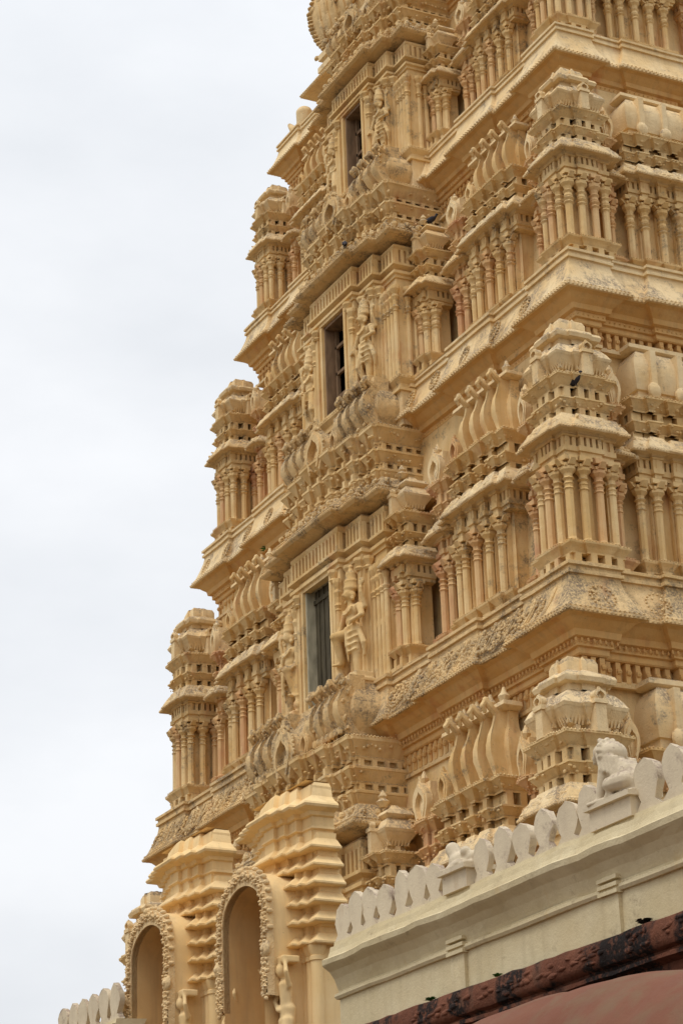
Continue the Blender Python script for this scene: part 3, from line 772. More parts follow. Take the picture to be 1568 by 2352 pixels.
# ------------------------------------------------------------------ central bays with windows
def bay_path(c1, c2, c3, o1, o2, o3, back):
    p = [(-c3, back), (-c3, o3), (-c2, o3), (-c2, o2), (-c1, o2), (-c1, o1)]
    return p + [(-x, y) for x, y in p[::-1]]
for i in range(4):
    hx, hy, z = EV[i]; k = SX[i]; kz = HZ[i]; s = [1.08, 1.0, .9, .8, .74][i]
    zb = z + .84 * s
    yf = [16.3, 17.05, 17.55, 18.12, 18.62][i] - CY       # front plane of the window
    Z = lambda q: zb + q * kz
    # bay body, opening left for the window
    ww, wz0, wz1 = .50 * k / [1.08, 1, .95, .85, .8][i] * [1, 1, .86, .74, .7][i], Z(.04 if i == 1 else .08), Z(2.30 if i == 1 else 2.22)
    P = bay_path(.86 * k, 1.45 * k, 1.98 * k, yf, yf + .14, yf + .30, yf + 1.5)
    b = MB()
    c1 = .86 * k
    # flanks (everything but the middle) and the middle around the opening
    D = yf + .9
    for sg in (-1, 1):
        q = [(sg * a, c) for a, c in [(ww, D), (ww, yf), (c1, yf), (c1, yf + .14), (1.45 * k, yf + .14), (1.45 * k, yf + .30), (1.98 * k, yf + .30), (1.98 * k, yf + 1.5), (ww, yf + 1.5)]]
        b.extr(q, lambda x, y, t: (x, y, t), Z(-.3), Z(3.0))
    b.extr([(-ww - .01, yf + .004), (ww + .01, yf + .004), (ww + .01, D), (-ww - .01, D)], lambda x, y, t: (x, y, t), wz1, Z(3.0))
    b.extr([(-ww - .01, yf + .004), (ww + .01, yf + .004), (ww + .01, D), (-ww - .01, D)], lambda x, y, t: (x, y, t), Z(-.3), wz0)
    bo = b.obj('central_bay', OCH, tower, wob=.003)
    # pilasters on the bay and base moulding
    t = MB()
    t.sweep(P, [(-.1, Z(-.28)), (.06, Z(-.28)), (.06, Z(-.22)), (.02, Z(-.2)), (.02, Z(-.12)), (.09, Z(-.02)), (.09, Z(.04)), (-.1, Z(.05))], False)
    beads(t, P, .09, Z(.02), .07, .02)
    for sg in (-1, 1):
        for u0, yy in ((1.56, .27), (1.70, .27), (1.84, .27), (1.97, .27), (.80, -.02)):
            t.ring(sg * u0 * k, yf + yy, [(.055, Z(.05)), (.05, Z(.12)), (.045, Z(1.45)), (.06, Z(1.47)), (.045, Z(1.5)), (.07, Z(1.55)), (.045, Z(1.6)), (.05, Z(1.7)), (.075, Z(1.78)), (.05, Z(1.84)), (.09, Z(1.95)), (.09, Z(2.02))], 8)
        for yy in (.50, .64, .80, .96):
            t.ring(sg * 2.0 * k, yf + yy, [(.055, Z(.05)), (.05, Z(.12)), (.045, Z(1.45)), (.065, Z(1.47)), (.045, Z(1.5)), (.07, Z(1.55)), (.045, Z(1.6)), (.05, Z(1.7)), (.075, Z(1.78)), (.05, Z(1.84)), (.09, Z(1.95)), (.09, Z(2.02))], 8)
        for q in (.42, .95, 1.5):
            for u0 in (1.63, 1.77, 1.9): t.box(sg * u0 * k - .05, sg * u0 * k + .05, yf + .26, yf + .33, Z(q), Z(q + .1))
        for u0, yy in ((.68 * k, yf), (.98 * k, yf + .14), (1.36 * k, yf + .14), (1.48 * k, yf + .24)):
            t.box(sg * u0 - .05, sg * u0 + .05, yy - .045, yy + .05, Z(.05), Z(2.0))
            t.ring(sg * u0, yy - .02, [(.06, Z(2.0)), (.09, Z(2.04)), (.06, Z(2.08)), (.08, Z(2.12)), (.11, Z(2.17)), (.11, Z(2.22))], 8)
    t.sweep(P, [(-.1, Z(2.22)), (.03, Z(2.22)), (.03, Z(2.28)), (.07, Z(2.30)), (.07, Z(2.36)), (.0, Z(2.38)), (.0, Z(2.42)), (.10, Z(2.47)), (.10, Z(2.52)), (-.1, Z(2.53))], False)
    t.sweep(P, [(-.1, Z(2.85)), (.03, Z(2.85)), (.05, Z(2.9)), (.05, Z(2.95)), (.0, Z(3.0)), (-.1, Z(3.0))], False)
    blocks(t, P, .06, Z(2.53), Z(2.85), .13 * k, .065 * k, .12)
    for sg in (-1, 1): t.box(min(sg * (ww + .005), sg * (ww + .09)), max(sg * (ww + .005), sg * (ww + .09)), yf - .035, yf + .02, wz0, wz1 + .1)
    t.box(-ww - .09, ww + .09, yf - .045, yf + .02, wz1 + .005, wz1 + .10); t.box(-ww - .14, ww + .14, yf - .09, yf + .05, wz0 - .09, wz0 - .005)
    t.obj('bay_moulding', OCH, bo, wob=.004)
    # cornice of the bay, curved hood, and stacked mouldings above
    cn = MB(); zc = Z(3.02)
    cn.sweep(P, [(o + .30 * k, q * kz + zc) for o, q in [(-.4, 0), (-.22, .03), (-.05, .06), (0, .1), (0, .15), (-.03, .165), (-.04, .2), (-.10, .27), (-.17, .36), (-.22, .44), (-.4, .45)]], False, sub=.15)
    beads(cn, P, .30 * k, zc + .12 * kz, .055, .022); beads(cn, P, .27 * k, zc + .19 * kz, .06, .024)
    rnd = random.Random(i)
    for x, y, dx, dy in along(offset(P, .2 * k), .26 * k):
        cn.ball((x, y, zc + .31 * kz), (.06, .06, .07), 7, 5)
        lumps(cn, lambda: (Vector((x + rnd.uniform(-.1, .1), y + rnd.uniform(-.03, .05), zc + rnd.uniform(.22, .4) * kz)), Vector((0, -1, .4))), 7, .016, .032, rnd)
    cn.obj('hood_cornice', OCHC, bo, wob=.01)
    tl = MB(); zt = zc + .44 * kz
    P2 = []
    for (u0, u1, yy) in ((-1.8, -1.25, .34), (-1.25, -.6, .22), (-.6, .6, .12), (.6, 1.25, .22), (1.25, 1.8, .34)):
        # each step rippled
        n_ = 2 if abs(u0 - u1) < .7 else 3
        cell = (u1 - u0) / n_
        for j in range(n_):
            a, bb = (u0 + cell * j) * k, (u0 + cell * (j + 1)) * k; h = (bb - a) * .22
            P2 += [(a, yf + yy), (a + h, yf + yy), (a + h, yf + yy - .07), (bb - h, yf + yy - .07), (bb - h, yf + yy), (bb, yf + yy)]
    P3 = [(-1.8 * k, yf + 1.5)]
    for a in P2:
        if (Vector(a) - Vector(P3[-1])).length > 1e-4: P3.append(a)
    P3.append((1.8 * k, yf + 1.5))
    for q0, hb, ht, o in ((0, .06, .24, .0), (.30, .09, .26, .03), (.65, .10, .34, .06)):
        tl.sweep(P3, [(-.2, zt + q0 * kz - .02), (-.12, zt + q0 * kz - .02), (-.12, zt + (q0 + hb) * kz + .02), (-.2, zt + (q0 + hb) * kz + .02)], False)
        blocks(tl, P3, -.02, zt + q0 * kz - .01, zt + (q0 + hb) * kz + .01, .2 * k, .07 * k, .13)
        tl.sweep(P3, cyma(zt + (q0 + hb) * kz, zt + (q0 + hb + ht) * kz, -.06, o), False)
        if q0 > .5: beads(tl, P3, o, zt + (q0 + hb + ht) * kz - .01, .06, .02)
    rz = random.Random(i + 50)
    for q_ in (.20, .50, .86, .92):
        for x, y, dx, dy in along(offset(P3, .01), .07):
            if rz.random() < .72: continue
            tl.ball((x, y, zt + (q_ + rz.uniform(-.05, .05)) * kz), (.012 + .035 * rz.random(), .028, .012 + .022 * rz.random()), 6, 4)
    tl.obj('stacked_moulding', OCH, bo, wob=.010)
    zr = zt + 1.09 * kz
    rf = MB(); kr = kz
    prof = [(0, 0), (-.04, .1), (.05, .22), (.14, .38), (.13, .55), (.05, .70), (-.05, .80), (-.12, .92), (-.12, 1.0)]
    rf.sweep([(-1.7 * k, yf + 1.4), (-1.7 * k, yf + .42), (1.7 * k, yf + .42), (1.7 * k, yf + 1.4)], [(o - .1, zr + q * kr) for o, q in prof] + [(-.6, zr + 1.0 * kr)])
    for c in (-1.55, -1.22, -.9, -.58, .58, .9, 1.22, 1.55):
        c *= k; wd = .095 * k; vs = []
        poly = [(o + .05, q) for o, q in prof] + [(-.35, 1.0), (-.35, 0)]
        for sg in (-1, 1):
            for o, q in poly:
                f = .5 + .75 * math.sin(PI * min(1, q / .7)) if q < .7 else .5
                vs.append((c + sg * wd * f * .85, yf + .34 - o, zr + q * kr))
        nn = len(poly)
        rf.add(vs, [(a, (a + 1) % nn, nn + (a + 1) % nn, nn + a) for a in range(nn)] + [tuple(range(nn))[::-1], tuple(range(nn, 2 * nn))])
        rf.tube([(c, yf + .42, zr + .82 * kr), (c, yf + .26, zr + .95 * kr), (c, yf + .20, zr + .86 * kr), (c, yf + .25, zr + .78 * kr)], [.06, .06, .05, .03], 7)
        lumps(rf, lambda: (Vector((c + rnd.uniform(-.16, .16) * k, yf + .26 + rnd.uniform(-.04, .1), zr + rnd.uniform(.02, 1.0) * kr)), Vector((0, -1, .2))), 16, .02, .045, rnd)
    ks = MB(); kudu(ks, 0, yf + .10, zr - .25 * kr, .36 * k, .80 * kr, .09, .34); kudu(ks, -.46 * k, yf + .22, zr - .02 * kr, .15 * k, .45 * kr, .06, .34); kudu(ks, .46 * k, yf + .22, zr - .02 * kr, .15 * k, .45 * kr, .06, .34)
    lumps(ks, lambda: (lambda a: (Vector((.37 * k * math.cos(a), yf + .02, zr + .16 * kr + .42 * kr * math.sin(a))), Vector((0, -1, 0))))(rnd.uniform(-.4, 3.5)), 40, .018, .04, rnd)
    ks.obj('horseshoe_gable', OCHC, bo, wob=.008, smooth=40)
    if i == 0:
        # fish-scale carving on the first roof
        for c in range(22):
            for r in range(6):
                u = (-1.55 + c * .15 + (.07 if r % 2 else 0)); 
                if -.55 < u < .55: continue
                o = .14 - .03 * r
                rf.ball((u, yf + .30 - o + .12, zr + (.15 + .13 * r) * kr), (.075, .06, .08), 6, 4)
    rf.obj('ribbed_roof', OCHC, bo, wob=.012, smooth=40)
    # sill of the next window
    # window: stone jambs, timber leaf, interior shade painted as near-black panels
    jm = JAMB if i in (1, 2) else JAMBB
    fr = MB(); jd = .30
    for sg in (-1, 1): fr.box(min(sg * ww, sg * (ww - .045)), max(sg * ww, sg * (ww - .045)), yf + .012, yf + jd, wz0, wz1)
    fr.box(-ww + .045, ww - .045, yf + .014, yf + jd, wz1 - .06, wz1 + .003)
    wo = fr.obj('window', [JAMB, JAMB, JAMBB, JAMBB, JAMBB][i], tower, wob=.003)
    dr = MB()
    if i == 1:
        dr.box(-ww + .05, ww * .45, yf + jd - .12, yf + jd - .06, wz0, wz1 - .02)
        for u in (-.3, -.12, .06): dr.box(u - .02, u + .02, yf + jd - .14, yf + jd - .10, wz0, wz1 - .02)
        dr.box(-ww + .05, ww - .05, yf + jd - .15, yf + jd - .05, wz1 - .30, wz1 - .22)
        dr.obj('timber_shutter', DOORW, wo)
    else:
        dr.box(-ww + .05, -ww + .10, yf + jd - .1, yf + jd - .04, wz0, wz1); dr.box(ww - .1, ww - .05, yf + jd - .1, yf + jd - .04, wz0, wz1)
        for q in (.25, .5, .78): 
            zz = wz0 + (wz1 - wz0) * q; dr.box(-ww + .05, ww - .05, yf + jd - .1, yf + jd - .05, zz - .03, zz + .03)
        dr.obj('window_bars', JAMBB, wo)
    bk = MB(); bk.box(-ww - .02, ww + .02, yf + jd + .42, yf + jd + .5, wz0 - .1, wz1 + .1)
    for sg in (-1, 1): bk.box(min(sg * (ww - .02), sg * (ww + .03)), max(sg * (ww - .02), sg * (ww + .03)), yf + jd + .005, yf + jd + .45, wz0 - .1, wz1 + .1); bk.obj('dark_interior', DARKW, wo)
    # guardians either side
    if i < 4:
        for sg in (-1, 1):
            fo = put(figs[sg < 0, 0 if i < 2 else 1], 'guardian_figure', tower, (sg * 1.17 * k, yf + .06, Z(.16)), 0, (kz * 1.22, kz * 1.3, kz * 1.08))
    # scroll brackets between the base moulding and the roof below
    scr = MB()
    for sg in (-1, 1):
        for u in (.75, 1.15, 1.6):
            x = sg * u * k; yy = yf + (.02 if u < .8 else .14 if u < 1.3 else .28)
            scr.tube([(x - .10, yy + .05, Z(-.75)), (x + .02, yy - .10, Z(-.62)), (x + .12, yy - .06, Z(-.45)), (x + .04, yy - .10, Z(-.3))], [.05, .075, .07, .05], 8)
            scr.ball((x - .1, yy, Z(-.78)), (.09, .08, .07), 8, 5)
    scr.box(-2.0 * k, 2.0 * k, yf + .3, yf + 1.0, Z(-1.0), Z(-.28))
    scr.obj('scroll_bracket_row', OCHE, bo, smooth=40)

exec_rest = True
# ------------------------------------------------------------------ THE GATE SHRINES
GY = 13.0
def shrine_proto():
    """slab of stacked cyma mouldings with a projecting horseshoe porch; origin at the foot of the lowest lip, front looks to -y"""
    hw = 1.04; dp = .5
    body = MB()
    # plan of the slab: stepped towards the right-hand corner
    def plan(h, d=0.0):
        return [(-h, .25), (-h, -.06 - d), (-h * .66, -.06 - d), (-h * .66, -.14 - d), (-h * .42, -.14 - d), (-h * .42, -.20 - d), (-h * .18, -.20 - d), (-h * .18, -.26 - d), (h * .18, -.26 - d), (h * .18, -.20 - d),
                (h * .42, -.20 - d), (h * .42, -.14 - d), (h * .66, -.14 - d), (h * .66, -.06 - d), (h, -.06 - d), (h, .25)]
    levels = []
    z = 0.0; hcur = hw
    hs = [.27, .24, .24, .24, .24, .25, .34]
    hwz = [1.0, 1.04, 1.04, 1.03, 1.0, .96, .93]
    so_ = MB()
    for j, (hh, f) in enumerate(zip(hs, hwz)):
        P = plan(hcur * f)
        if j < 6:
            pr = [(-.2, z - .04), (-.03, z - .03), (-.02, z), (.12, z), (.135, z + .012), (.135, z + .035), (.11, z + .05), (.085, z + .075), (.05, z + .105), (.02, z + .14), (-.01, z + .16), (-.03, z + .175), (-.03, z + hh), (-.2, z + hh)]
        if z < .80:
            h_ = hcur * f; R_ = [(.60, .1), (.60, -.14), (h_ * .66, -.14), (h_ * .66, -.06), (h_, -.06), (h_, .25)]
            if h_ * .66 < .62: R_ = [(.60, .1), (.60, -.14), (.74, -.14), (.74, -.06), (h_, -.06), (h_, .25)]
            R_ = [(.67, -.24), (.74, -.24), (.74, -.16), (.86, -.16), (.86, -.07), (h_, -.07), (h_, .25)]
            body.sweep(R_, pr, False, sub=.25); body.sweep([(-a, b_) for a, b_ in R_[::-1]], pr, False, sub=.25)
        else: body.sweep(P, pr, False, sub=.25)
        z += hh
    # top: broad eave then an oblong cap
    P = plan(hcur * .88)
    body.sweep(P, [(-.2, z - .36), (-.03, z - .36), (-.02, z - .3), (.02, z - .28), (-.01, z - .24), (-.01, z - .12), (.03, z - .11), (.05, z - .06), (.16, z - .03), (.175, z), (.16, z + .03), (.06, z + .09), (-.02, z + .16), (-.05, z + .30), (-.09, z + .36), (-.3, z + .38)], False, sub=.25)
    body.add([(-hcur * .8, -.1, z + .375), (hcur * .8, -.1, z + .375), (hcur * .8, .25, z + .375), (-hcur * .8, .25, z + .375)], [(0, 1, 2, 3)])
    ztop = z + .38
    # core
    body.box(-hcur * .84, hcur * .84, -.05, .24, .98, ztop - .08)
    for sg in (-1, 1): body.box(min(sg * .63, sg * hcur * .9), max(sg * .63, sg * hcur * .9), -.04, .24, -.05, .99)
    sh = empty_mesh = put(body.wob(.016, 2.2).mesh('arched_shrine', GATE, 30), 'arched_shrine')
    ch = []
    # lower wall with half-round piers, open in the middle for the niche
    lw = MB(); niche = .62
    for sg in (-1, 1):
        x0, x1 = sg * niche, sg * 1.02
        lw.box(min(x0, x1), max(x0, x1), -.06, .25, -7.2, -.02)
        for c in (.72, .86, .98):
            lw.ring(sg * c, -.08, [(.085, -7.2), (.085, -.20), (.10, -.19), (.10, -.14), (.085, -.13), (.12, -.05), (.13, 0)], 14)
    ch.append(put(lw.wob(.006, 1.5).mesh('pier', GATE, 40), 'pier', sh))
    # niche lining: curved wall behind the arch, seen as brown plaster
    nl = MB(); n = 16
    ya = -.66
    W = .50; zk = -1.6; H = 2.35 + .25
    def arch(w, top, ext=-7.2, m=20):
        pts = [(-w, ext), (-w * .98, -.6)]
        for q in range(m + 1):
            a = PI - PI * q / m; x = w * math.cos(a) * (1 + .10 * math.sin(2 * a) ** 2); zz = .25 + (top - .25) * math.sin(a) ** .8
            pts.append((x, zz))
        pts += [(w * .98, -.6), (w, ext)]
        return pts
    inn = arch(.62, .92)
    vs = []; fs = []
    ys = [ya + .02, ya + .3, -.2, .05]
    for yy in ys:
        for (x, zz) in inn: vs.append((x, yy, zz))
    m_ = len(inn)
    for a in range(len(ys) - 1):
        for c in range(m_ - 1): fs.append((a * m_ + c, a * m_ + c + 1, (a + 1) * m_ + c + 1, (a + 1) * m_ + c))
    nl.add(vs, fs)
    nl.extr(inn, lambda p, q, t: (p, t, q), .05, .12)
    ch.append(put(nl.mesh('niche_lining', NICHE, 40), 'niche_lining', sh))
    # porch vault: outer shell from the arch back to the slab
    ov = MB()
    outp = arch(.74, 1.10, -.30); inn2 = arch(.63, .94, -.30)
    ov.band(outp, inn2, lambda p, q, t: (p, t, q), ya + .06, -.02)
    # side returns of the porch carried down
    for sg in (-1, 1): ov.box(min(sg * .625, sg * .73), max(sg * .625, sg * .73), ya + .22, .0, -7.2, -.1)
    ch.append(put(ov.wob(.006, 2).mesh('porch_vault', GATE, 40), 'porch_vault', sh))
    ar = MB(); rnd = random.Random(4)
    outr = arch(.76, 1.13, -.12); inr = arch(.62, .92, -.12)
    ar.band(outr, inr, lambda p, q, t: (p, t, q), ya, ya + .10)
    mid = [((a[0] * .55 + b[0] * .45), (a[1] * .55 + b[1] * .45)) for a, b in zip(outr, inr)]
    for (p, q), (p2, q2) in zip(mid, mid[1:]):
        n_ = max(1, int(math.hypot(p2 - p, q2 - q) / .035))
        for k in range(n_):
            t = k / n_
            for w_ in range(4):
                ar.ball((p + (p2 - p) * t + rnd.uniform(-.06, .06), ya - rnd.uniform(-.01, .025), q + (q2 - q) * t + rnd.uniform(-.05, .05)), (rnd.uniform(.015, .034), .03, rnd.uniform(.015, .03)), 6, 4)
    for (p, q) in outr[2:-2]:
        a = math.atan2(q - .3, p); ar.ball((p * 1.02, ya + .04, q + .02 * math.sin(a)), (.035, .05, .035), 6, 4)
    for sg in (-1, 1):
        ar.ball((sg * .72, ya, -.02), (.10, .06, .11), 10, 6); ar.ball((sg * .72, ya - .04, -.02), (.05, .04, .05), 8, 5)
    ar.ball((0, ya, 1.12), (.07, .05, .05), 8, 6)
    ch.append(put(ar.mesh('carved_arch_ring', GATEC, 50), 'carved_arch_ring', sh))
    # little cornice and kneeling bearers either side of the porch mouth
    for sg in (-1, 1):
        cn = MB()
        cn.sweep([(-.07, .16), (-.07, -.02), (.07, -.02), (.07, .16)], [(-.1, -.16), (.02, -.15), (.03, -.10), (.13, -.06), (.15, -.03), (.10, .0), (.02, .06), (-.1, .10)], False)
        if sg < 0: ch.append(put(cn.mesh('porch_cornice', GATE), 'porch_cornice', sh, (sg * .90, ya + .30, -.02)))
        bm_ = MB(); x = sg
        bm_.ball((0, -.10, -.46), (.075, .08, .095), 12, 8); bm_.limb((0, -.05, -.66), (0, -.04, -.95), .10, .075); bm_.limb((0, -.02, -.95), (-.02 * x, -.02, -1.12), .11, .10)
        bm_.limb((.11, -.05, -.66), (.17, -.12, -.50), .04, .035); bm_.limb((.17, -.12, -.50), (.10, -.10, -.33), .033, .03)
        bm_.limb((-.11, -.05, -.66), (-.17, -.12, -.82), .04, .035); bm_.limb((-.17, -.12, -.82), (-.04, -.14, -.95), .033, .03)
        bm_.limb((.04, -.05, -1.1), (.07, -.10, -1.5), .09, .055); bm_.limb((-.05, -.05, -1.1), (-.07, -.04, -1.5), .09, .055); bm_.limb((.07, -.1, -1.5), (.06, -.06, -1.9), .055, .04); bm_.limb((-.07, -.04, -1.5), (-.05, -.04, -1.9), .055, .04)
        bm_.box(-.13, .13, -.14, .1, -.37, -.28); bm_.box(-.15, .15, -.16, .1, -2.0, -1.9)
        bm_.limb((0, -.05, -.60), (0, -.06, -.5), .04, .04)
        ch.append(put(remeshed(bm_, 'bearer_figure', GATE, .018, 2), 'bearer_figure', sh, (sg * .78, ya + .28, .16)))
    kids[sh] = ch
    return sh, ztop
sh0, ztop = shrine_proto()
ZL = GY * .466 + 1.6
tag(sh0, 'yellow stucco shrine front with tall horseshoe arch, standing against the end of the white parapet', 'arched shrine', 'arched stucco shrine fronts')
sh0.location = (-2.099 * GY, GY + .22, ZL)
sh1 = copy_tree(sh0, None, (-2.343 * GY, GY + .22, ZL + .15))
sh1['label'] = 'farther yellow stucco shrine front whose horseshoe arch edge stands out against the sky'

# ------------------------------------------------------------------ PARAPET WALLS
def merlon(w=.365, h=.50, t=.075, seed=0):
    mb = MB()
    o = [(-.5, 0), (-.5, .07), (-.29, .22), (-.42, .38), (-.5, .55), (-.46, .74), (-.32, .90), (-.12, .99), (.0, 1.03), (.13, .98), (.32, .90), (.46, .74), (.5, .55), (.42, .38), (.29, .22), (.5, .07), (.5, 0)]
    mb.extr([(p * w, q * h) for p, q in o], lambda p, q, t_: (p, t_, q), -t / 2, t / 2)
    return mb
def parapet(x0, x1, y, zc, name, label, skip=(), pil=(), ext=True, zscale=1.0, yaw=0.0):
    root = tag(empty(name, (x0, y, 0)), label, 'parapet wall')
    root.rotation_euler.z = yaw
    Lx = x1 - x0
    wl = MB(); wl.box(0, Lx, 0, .5, 0, zc - .02)
    wl.sweep([(0, .5), (0, 0), (Lx, 0)], [(-.05, zc - .44), (.03, zc - .44), (.05, zc - .41), (.045, zc - .38), (.01, zc - .36), (.01, zc - .34)], False, sub=.4)
    for p in pil:
        wl.box(p - .14, p + .14, -.04, .02, 0, zc - .34)
        for q in (.48, .41, .34): wl.box(p - .17, p + .17, -.075, .02, zc - q + .02, zc - q + .06)
    wl.wob(.012, 1.2, 3).obj('wall_face', CREAM, root)
    cn = MB()
    cn.sweep([(0, 0), (Lx, 0)], [(-.1, zc - .36), (.0, zc - .36), (.02, zc - .31), (.06, zc - .22), (.12, zc - .14), (.19, zc - .08), (.21, zc - .06), (.22, zc), (.19, zc + .02), (.14, zc + .04), (.12, zc + .10), (.11, zc + .16), (.06, zc + .17), (.05, zc + .23), (-.4, zc + .24)], False, sub=.25)
    cn.wob(.022, 1.6, 5).obj('cornice', CREAM, root)
    return root, zc + .22
PY = 12.62
PR0 = -1.957; PX0 = PR0 * PY; zc = PY * .437 + 1.6
YAW = R(.9)
par, zm = parapet(PX0, PX0 + 9.5, PY, zc, 'parapet_wall', 'cream limewashed wall with deep cornice and a row of worn white merlons', pil=((-1.735 - PR0) * PY, (-1.502 - PR0) * PY), yaw=YAW)
def wpos(ratio): return (ratio - PR0) * PY
ms = [merlon(seed=k).wob(.032, 3.5, k).mesh('merlon', CREAMW, 50) for k in range(4)]
mpos = [-1.945, -1.918, -1.892, -1.862, -1.832, -1.802, -1.772, -1.69, -1.658, -1.626, -1.592, -1.556, -1.527, -1.445, -1.408, -1.37, -1.335]
rr = random.Random(2)
for j, rt in enumerate(mpos):
    put(ms[j % 4], 'merlon', par, (wpos(rt), .02, zm - .01), rr.uniform(-.06, .06), (rr.uniform(.92, 1.04), 1, rr.uniform(.85, 1.08)))
# pedestals on the parapet
for rt, wd in ((-1.727, .26), (-1.487, .36)):
    pd = MB(); pd.box(-wd, wd, -.14, .2, 0, .22); pd.box(-wd - .04, wd + .04, -.19, .22, .2, .25)
    pd.wob(.01, 2).obj('pedestal', CREAMW, par, (wpos(rt), .05, zm - .01))
def on_wall(rt, dy, dz):
    c, s_ = math.cos(YAW), math.sin(YAW); x, y = wpos(rt), dy
    return (PX0 + x * c - y * s_, PY + x * s_ + y * c, zm + dz)
# seated lion
def lion():
    m = MB()
    m.limb((.24, 0, .15), (.12, 0, .30), .19, .19); m.limb((.12, 0, .30), (-.08, 0, .46), .19, .15)
    m.ball((-.17, 0, .66), (.15, .15, .14), 14, 9); m.ball((-.29, 0, .62), (.075, .09, .06), 10, 7); m.ball((-.31, 0, .565), (.06, .07, .025), 8, 5)
    m.ball((-.06, 0, .62), (.15, .17, .15), 12, 8)
    for k in range(14):
        a = 2 * PI * k / 14; m.ball((-.10, .17 * math.cos(a), .64 + .16 * math.sin(a)), .04)
    for s_ in (-1, 1):
        m.limb((-.12, s_ * .10, .40), (-.22, s_ * .10, .05), .075, .055); m.limb((-.22, s_ * .10, .04), (-.31, s_ * .10, .035), .05, .04)
        m.limb((.22, s_ * .13, .17), (.04, s_ * .16, .17), .13, .10); m.limb((.04, s_ * .15, .14), (-.02, s_ * .15, .04), .07, .05)
        m.ball((-.14, s_ * .11, .79), (.035, .03, .04), 7, 5); m.ball((-.27, s_ * .075, .70), (.03, .025, .03), 7, 5)
        for k in range(6): m.limb((-.16 + .055 * k, s_ * .13, .60 - .02 * k), (-.12 + .06 * k, s_ * .15, .40 - .03 * k), .035, .025)
    m.tube([(.40, 0, .10), (.43, .03, .22), (.38, .05, .33)], [.05, .045, .05], 8)
    m.box(-.36, .38, -.19, .19, -.01, .04)
    return remeshed(m, 'lion_statue', CREAMW, .014, 2)
lo = put(lion(), 'lion_statue', None, on_wall(-1.487, .05, .235)); lo.rotation_euler.z = R(8); lo.scale = (.92, .9, .80)
tag(lo, 'white stucco seated lion worn and stained, on a pedestal of the white parapet', 'statue')
def stub():
    m = MB()
    m.ball((-.08, 0, .10), (.17, .13, .12), 10, 7); m.limb((.0, 0, .08), (.22, 0, .10), .10, .07); m.limb((-.12, 0, .12), (-.2, -.02, .26), .09, .09)
    m.ball((.12, -.05, .17), (.08, .06, .06), 8, 5); m.limb((-.18, -.08, .04), (.1, -.12, .04), .05, .05); m.box(-.25, .27, -.15, .15, -.01, .04)
    return remeshed(m, 'worn_statue', CREAMW, .016, 2)
st_ = put(stub(), 'worn_statue', None, on_wall(-1.727, .05, .235)); tag(st_, 'weathered headless stump of a crouching figure on the left pedestal of the parapet', 'statue')
# far-left piece of parapet
PY2 = 12.35
X2 = -2.505 * PY2
par2, zm2 = parapet(X2 - 2.3, X2, PY2, PY2 * .478 + 1.6 - .22, 'parapet_wall', 'short run of pinkish white merlons at the bottom left against the sky', yaw=0)
for j in range(6):
    put(ms[j % 4], 'merlon', par2, (2.3 - .20 - j * .41, .02, zm2 - .01), 0, (1.05, 1, 1.05))
CREAM2 = None

# ------------------------------------------------------------------ RED SANDSTONE LEDGE AND ROOF
RY = 12.42
led = MB(); zr0 = RY * .3725 + 1.6
led.sweep([(-26.5, RY), (-15.0, RY + .20)], [(-1.0, 0), (-.12, 0), (-.12, zr0 - .39), (.0, zr0 - .37), (.0, zr0 - .33), (-.06, zr0 - .32), (-.05, zr0 - .29), (.02, zr0 - .27), (.045, zr0 - .23), (.05, zr0 - .08), (.035, zr0 - .02), (-.02, zr0 + .005), (-.12, zr0 + .02), (-1.0, zr0 + .03)], False, sub=.2)
rq = random.Random(8)
for k in range(150):
    x = -26 + rq.random() * 11; led.ball((x, RY - .045 + .0174 * (x + 26.5), zr0 - rq.uniform(.06, .22)), (rq.uniform(.04, .10), .022, rq.uniform(.015, .035)), 7, 5)
led.wob(.018, 4.0, 2)
ledo = led.obj('sandstone_ledge', REDS, smooth=40); tag(ledo, 'dark red sandstone ledge with black soot blotches running below the cream wall', 'ledge')
# big rounded roof stone in front
rf = MB(); n = 96; rings = 14
RX0, RX1 = -23.5, -10.5
vs = []; fs = []
for i in range(n + 1):
    x = RX0 + (RX1 - RX0) * i / n
    e = (i / n - .5) * 2
    for j in range(rings + 1):
        a = R(-8 + 196 * j / rings)
        gv = .03 if i % 12 == 5 else 0
        y = 10.75 - (1.1 - gv) * math.cos(a)
        zc_ = 4.21 - min(.6, .03 * (x + 17) ** 2) + (.98 - gv) * math.sin(a)
        vs.append((x, y, zc_))
for i in range(n):
    for j in range(rings):
        a = i * (rings + 1) + j; fs.append((a, a + 1, a + rings + 2, a + rings + 1))
rf.add(vs, fs); rf.wob(.03, .8, 3)
RFO = rf
rfo = rf.obj('sandstone_roof', REDR, smooth=60); tag(rfo, 'smooth rounded red sandstone roof of a porch in the bottom right corner', 'stone roof')
pw = MB(); pw.box(RX0 + .3, RX1 - .2, 9.9, 11.6, 0, 4.18); pw.obj('porch_wall', REDR, rfo)

# ------------------------------------------------------------------ ground
g = MB(); g.add([(-900, -900, 0), (900, -900, 0), (900, 900, 0), (-900, 900, 0)], [(0, 1, 2, 3)])
go = g.obj('ground', SAND); go['kind'] = 'structure'

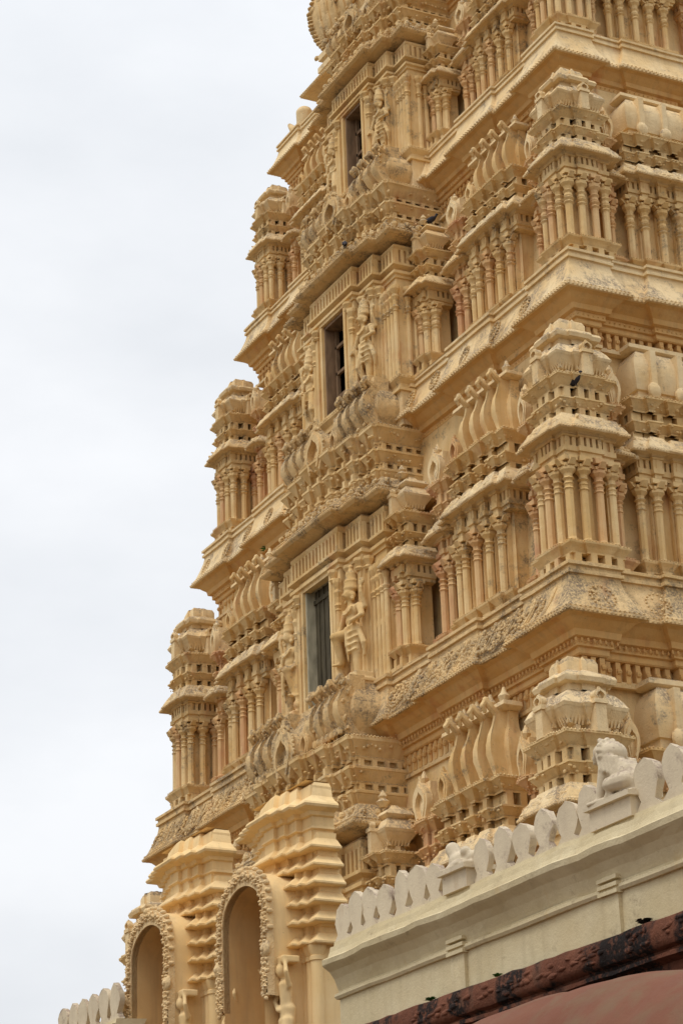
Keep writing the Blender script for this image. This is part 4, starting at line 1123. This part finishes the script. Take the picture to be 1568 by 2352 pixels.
# ------------------------------------------------------------------ birds, plants
def pigeon():
    m = MB()
    m.ball((0, 0, .11), (.13, .06, .065), 14, 9, Matrix.Rotation(R(-32), 3, 'Y')); m.limb((.08, 0, .16), (.12, 0, .215), .038, .026)
    m.ball((.13, 0, .235), (.033, .028, .028), 10, 7); m.limb((.155, 0, .232), (.182, 0, .226), .008, .003)
    m.limb((-.10, 0, .05), (-.21, 0, -.02), .032, .016)
    for s_ in (-1, 1): m.ball((-.04, s_ * .045, .10), (.13, .018, .045), 10, 6, Matrix.Rotation(R(-34), 3, 'Y')); m.limb((.01, s_ * .022, .06), (.015, s_ * .022, .005), .009, .007); m.limb((.015, s_ * .022, .004), (.045, s_ * .022, .003), .006, .004)
    return remeshed(m, 'pigeon', BIRD, .006, 2)
pm = pigeon()
BIRDS = [((1321, 846), 17.28, 20, .85, 'dark pigeon perched on the moulded roof of the corner pavilion at right'),
         ((792, 566), 17.28, 150, .75, 'small dark pigeon perched on the cornice above the middle window'),
         ((990, 492), 18.1, 60, .8, 'black pigeon perched beside the horseshoe niche near the ribbed roof at top centre')]
bpy.context.view_layer.update()
def perch(px, py, need=.45, reach=60):
    """first surface that faces upward, searching down from a spot of the photograph"""
    dg = bpy.context.evaluated_depsgraph_get(); o = Vector((0, 0, 1.6)); last = None
    for k in range(reach):
        d = to_world(Vector((px - 784, py + k * .7 - 1176, FPX)).normalized())
        ok, p, nn, *_ = sc.ray_cast(dg, o + d * 5, d)
        if ok and nn.dot(d) > 0: nn = -nn
        if ok:
            last = p
            if nn.z > need: return p
    return last
for (px, py), y, rz, s_, lb in BIRDS:
    p = perch(px, py); b_o = put(pm, 'pigeon', None, p, R(rz), (s_, s_, s_)); tag(b_o, lb, 'bird', 'pigeons perched on the tower')
def sprout(n, r, seed, flat=1.0):
    m = MB(); rn = random.Random(seed)
    for k in range(n):
        a = rn.uniform(0, 2 * PI); l_ = r * rn.uniform(.5, 1); z1 = rn.uniform(.2, 1.0) * r * flat
        c, s_ = math.cos(a), math.sin(a); w_ = l_ * .22
        m.add([(0, 0, 0), (c * l_ * .5 - s_ * w_, s_ * l_ * .5 + c * w_, z1 * .8), (c * l_, s_ * l_, z1 * .7), (c * l_ * .5 + s_ * w_, s_ * l_ * .5 - c * w_, z1 * .8), (c * l_ * .5, s_ * l_ * .5, z1 * .6)], [(0, 1, 4), (1, 2, 4), (4, 2, 3), (0, 4, 3)])
    return m
s1 = sprout(26, .15, 1).obj('weed', LEAF, None, perch(612, 1254, .2, 20)); tag(s1, 'small bright green weed growing from the frieze under the eave', 'weed')
for k, (px, py, lb, mm, r_s) in enumerate([(1125, 2255, 'green weed at the foot of the cream wall near a dark drain hole', LEAF, .09), (975, 2300, 'low green moss tuft on the sandstone ledge below the left pilaster', LEAF, .10), (1453, 2155, 'dark withered weed clump at the foot of the cream wall at right', DARKW, .13)]):
    p = at(px, py, 12.5); p.y = RY + .0174 * (p.x + 26.5) + .08; p.z = zr0 + .02
    o = sprout(60, r_s * .8, 10 + k, .7).obj('weed', mm, None, p); tag(o, lb, 'weed')
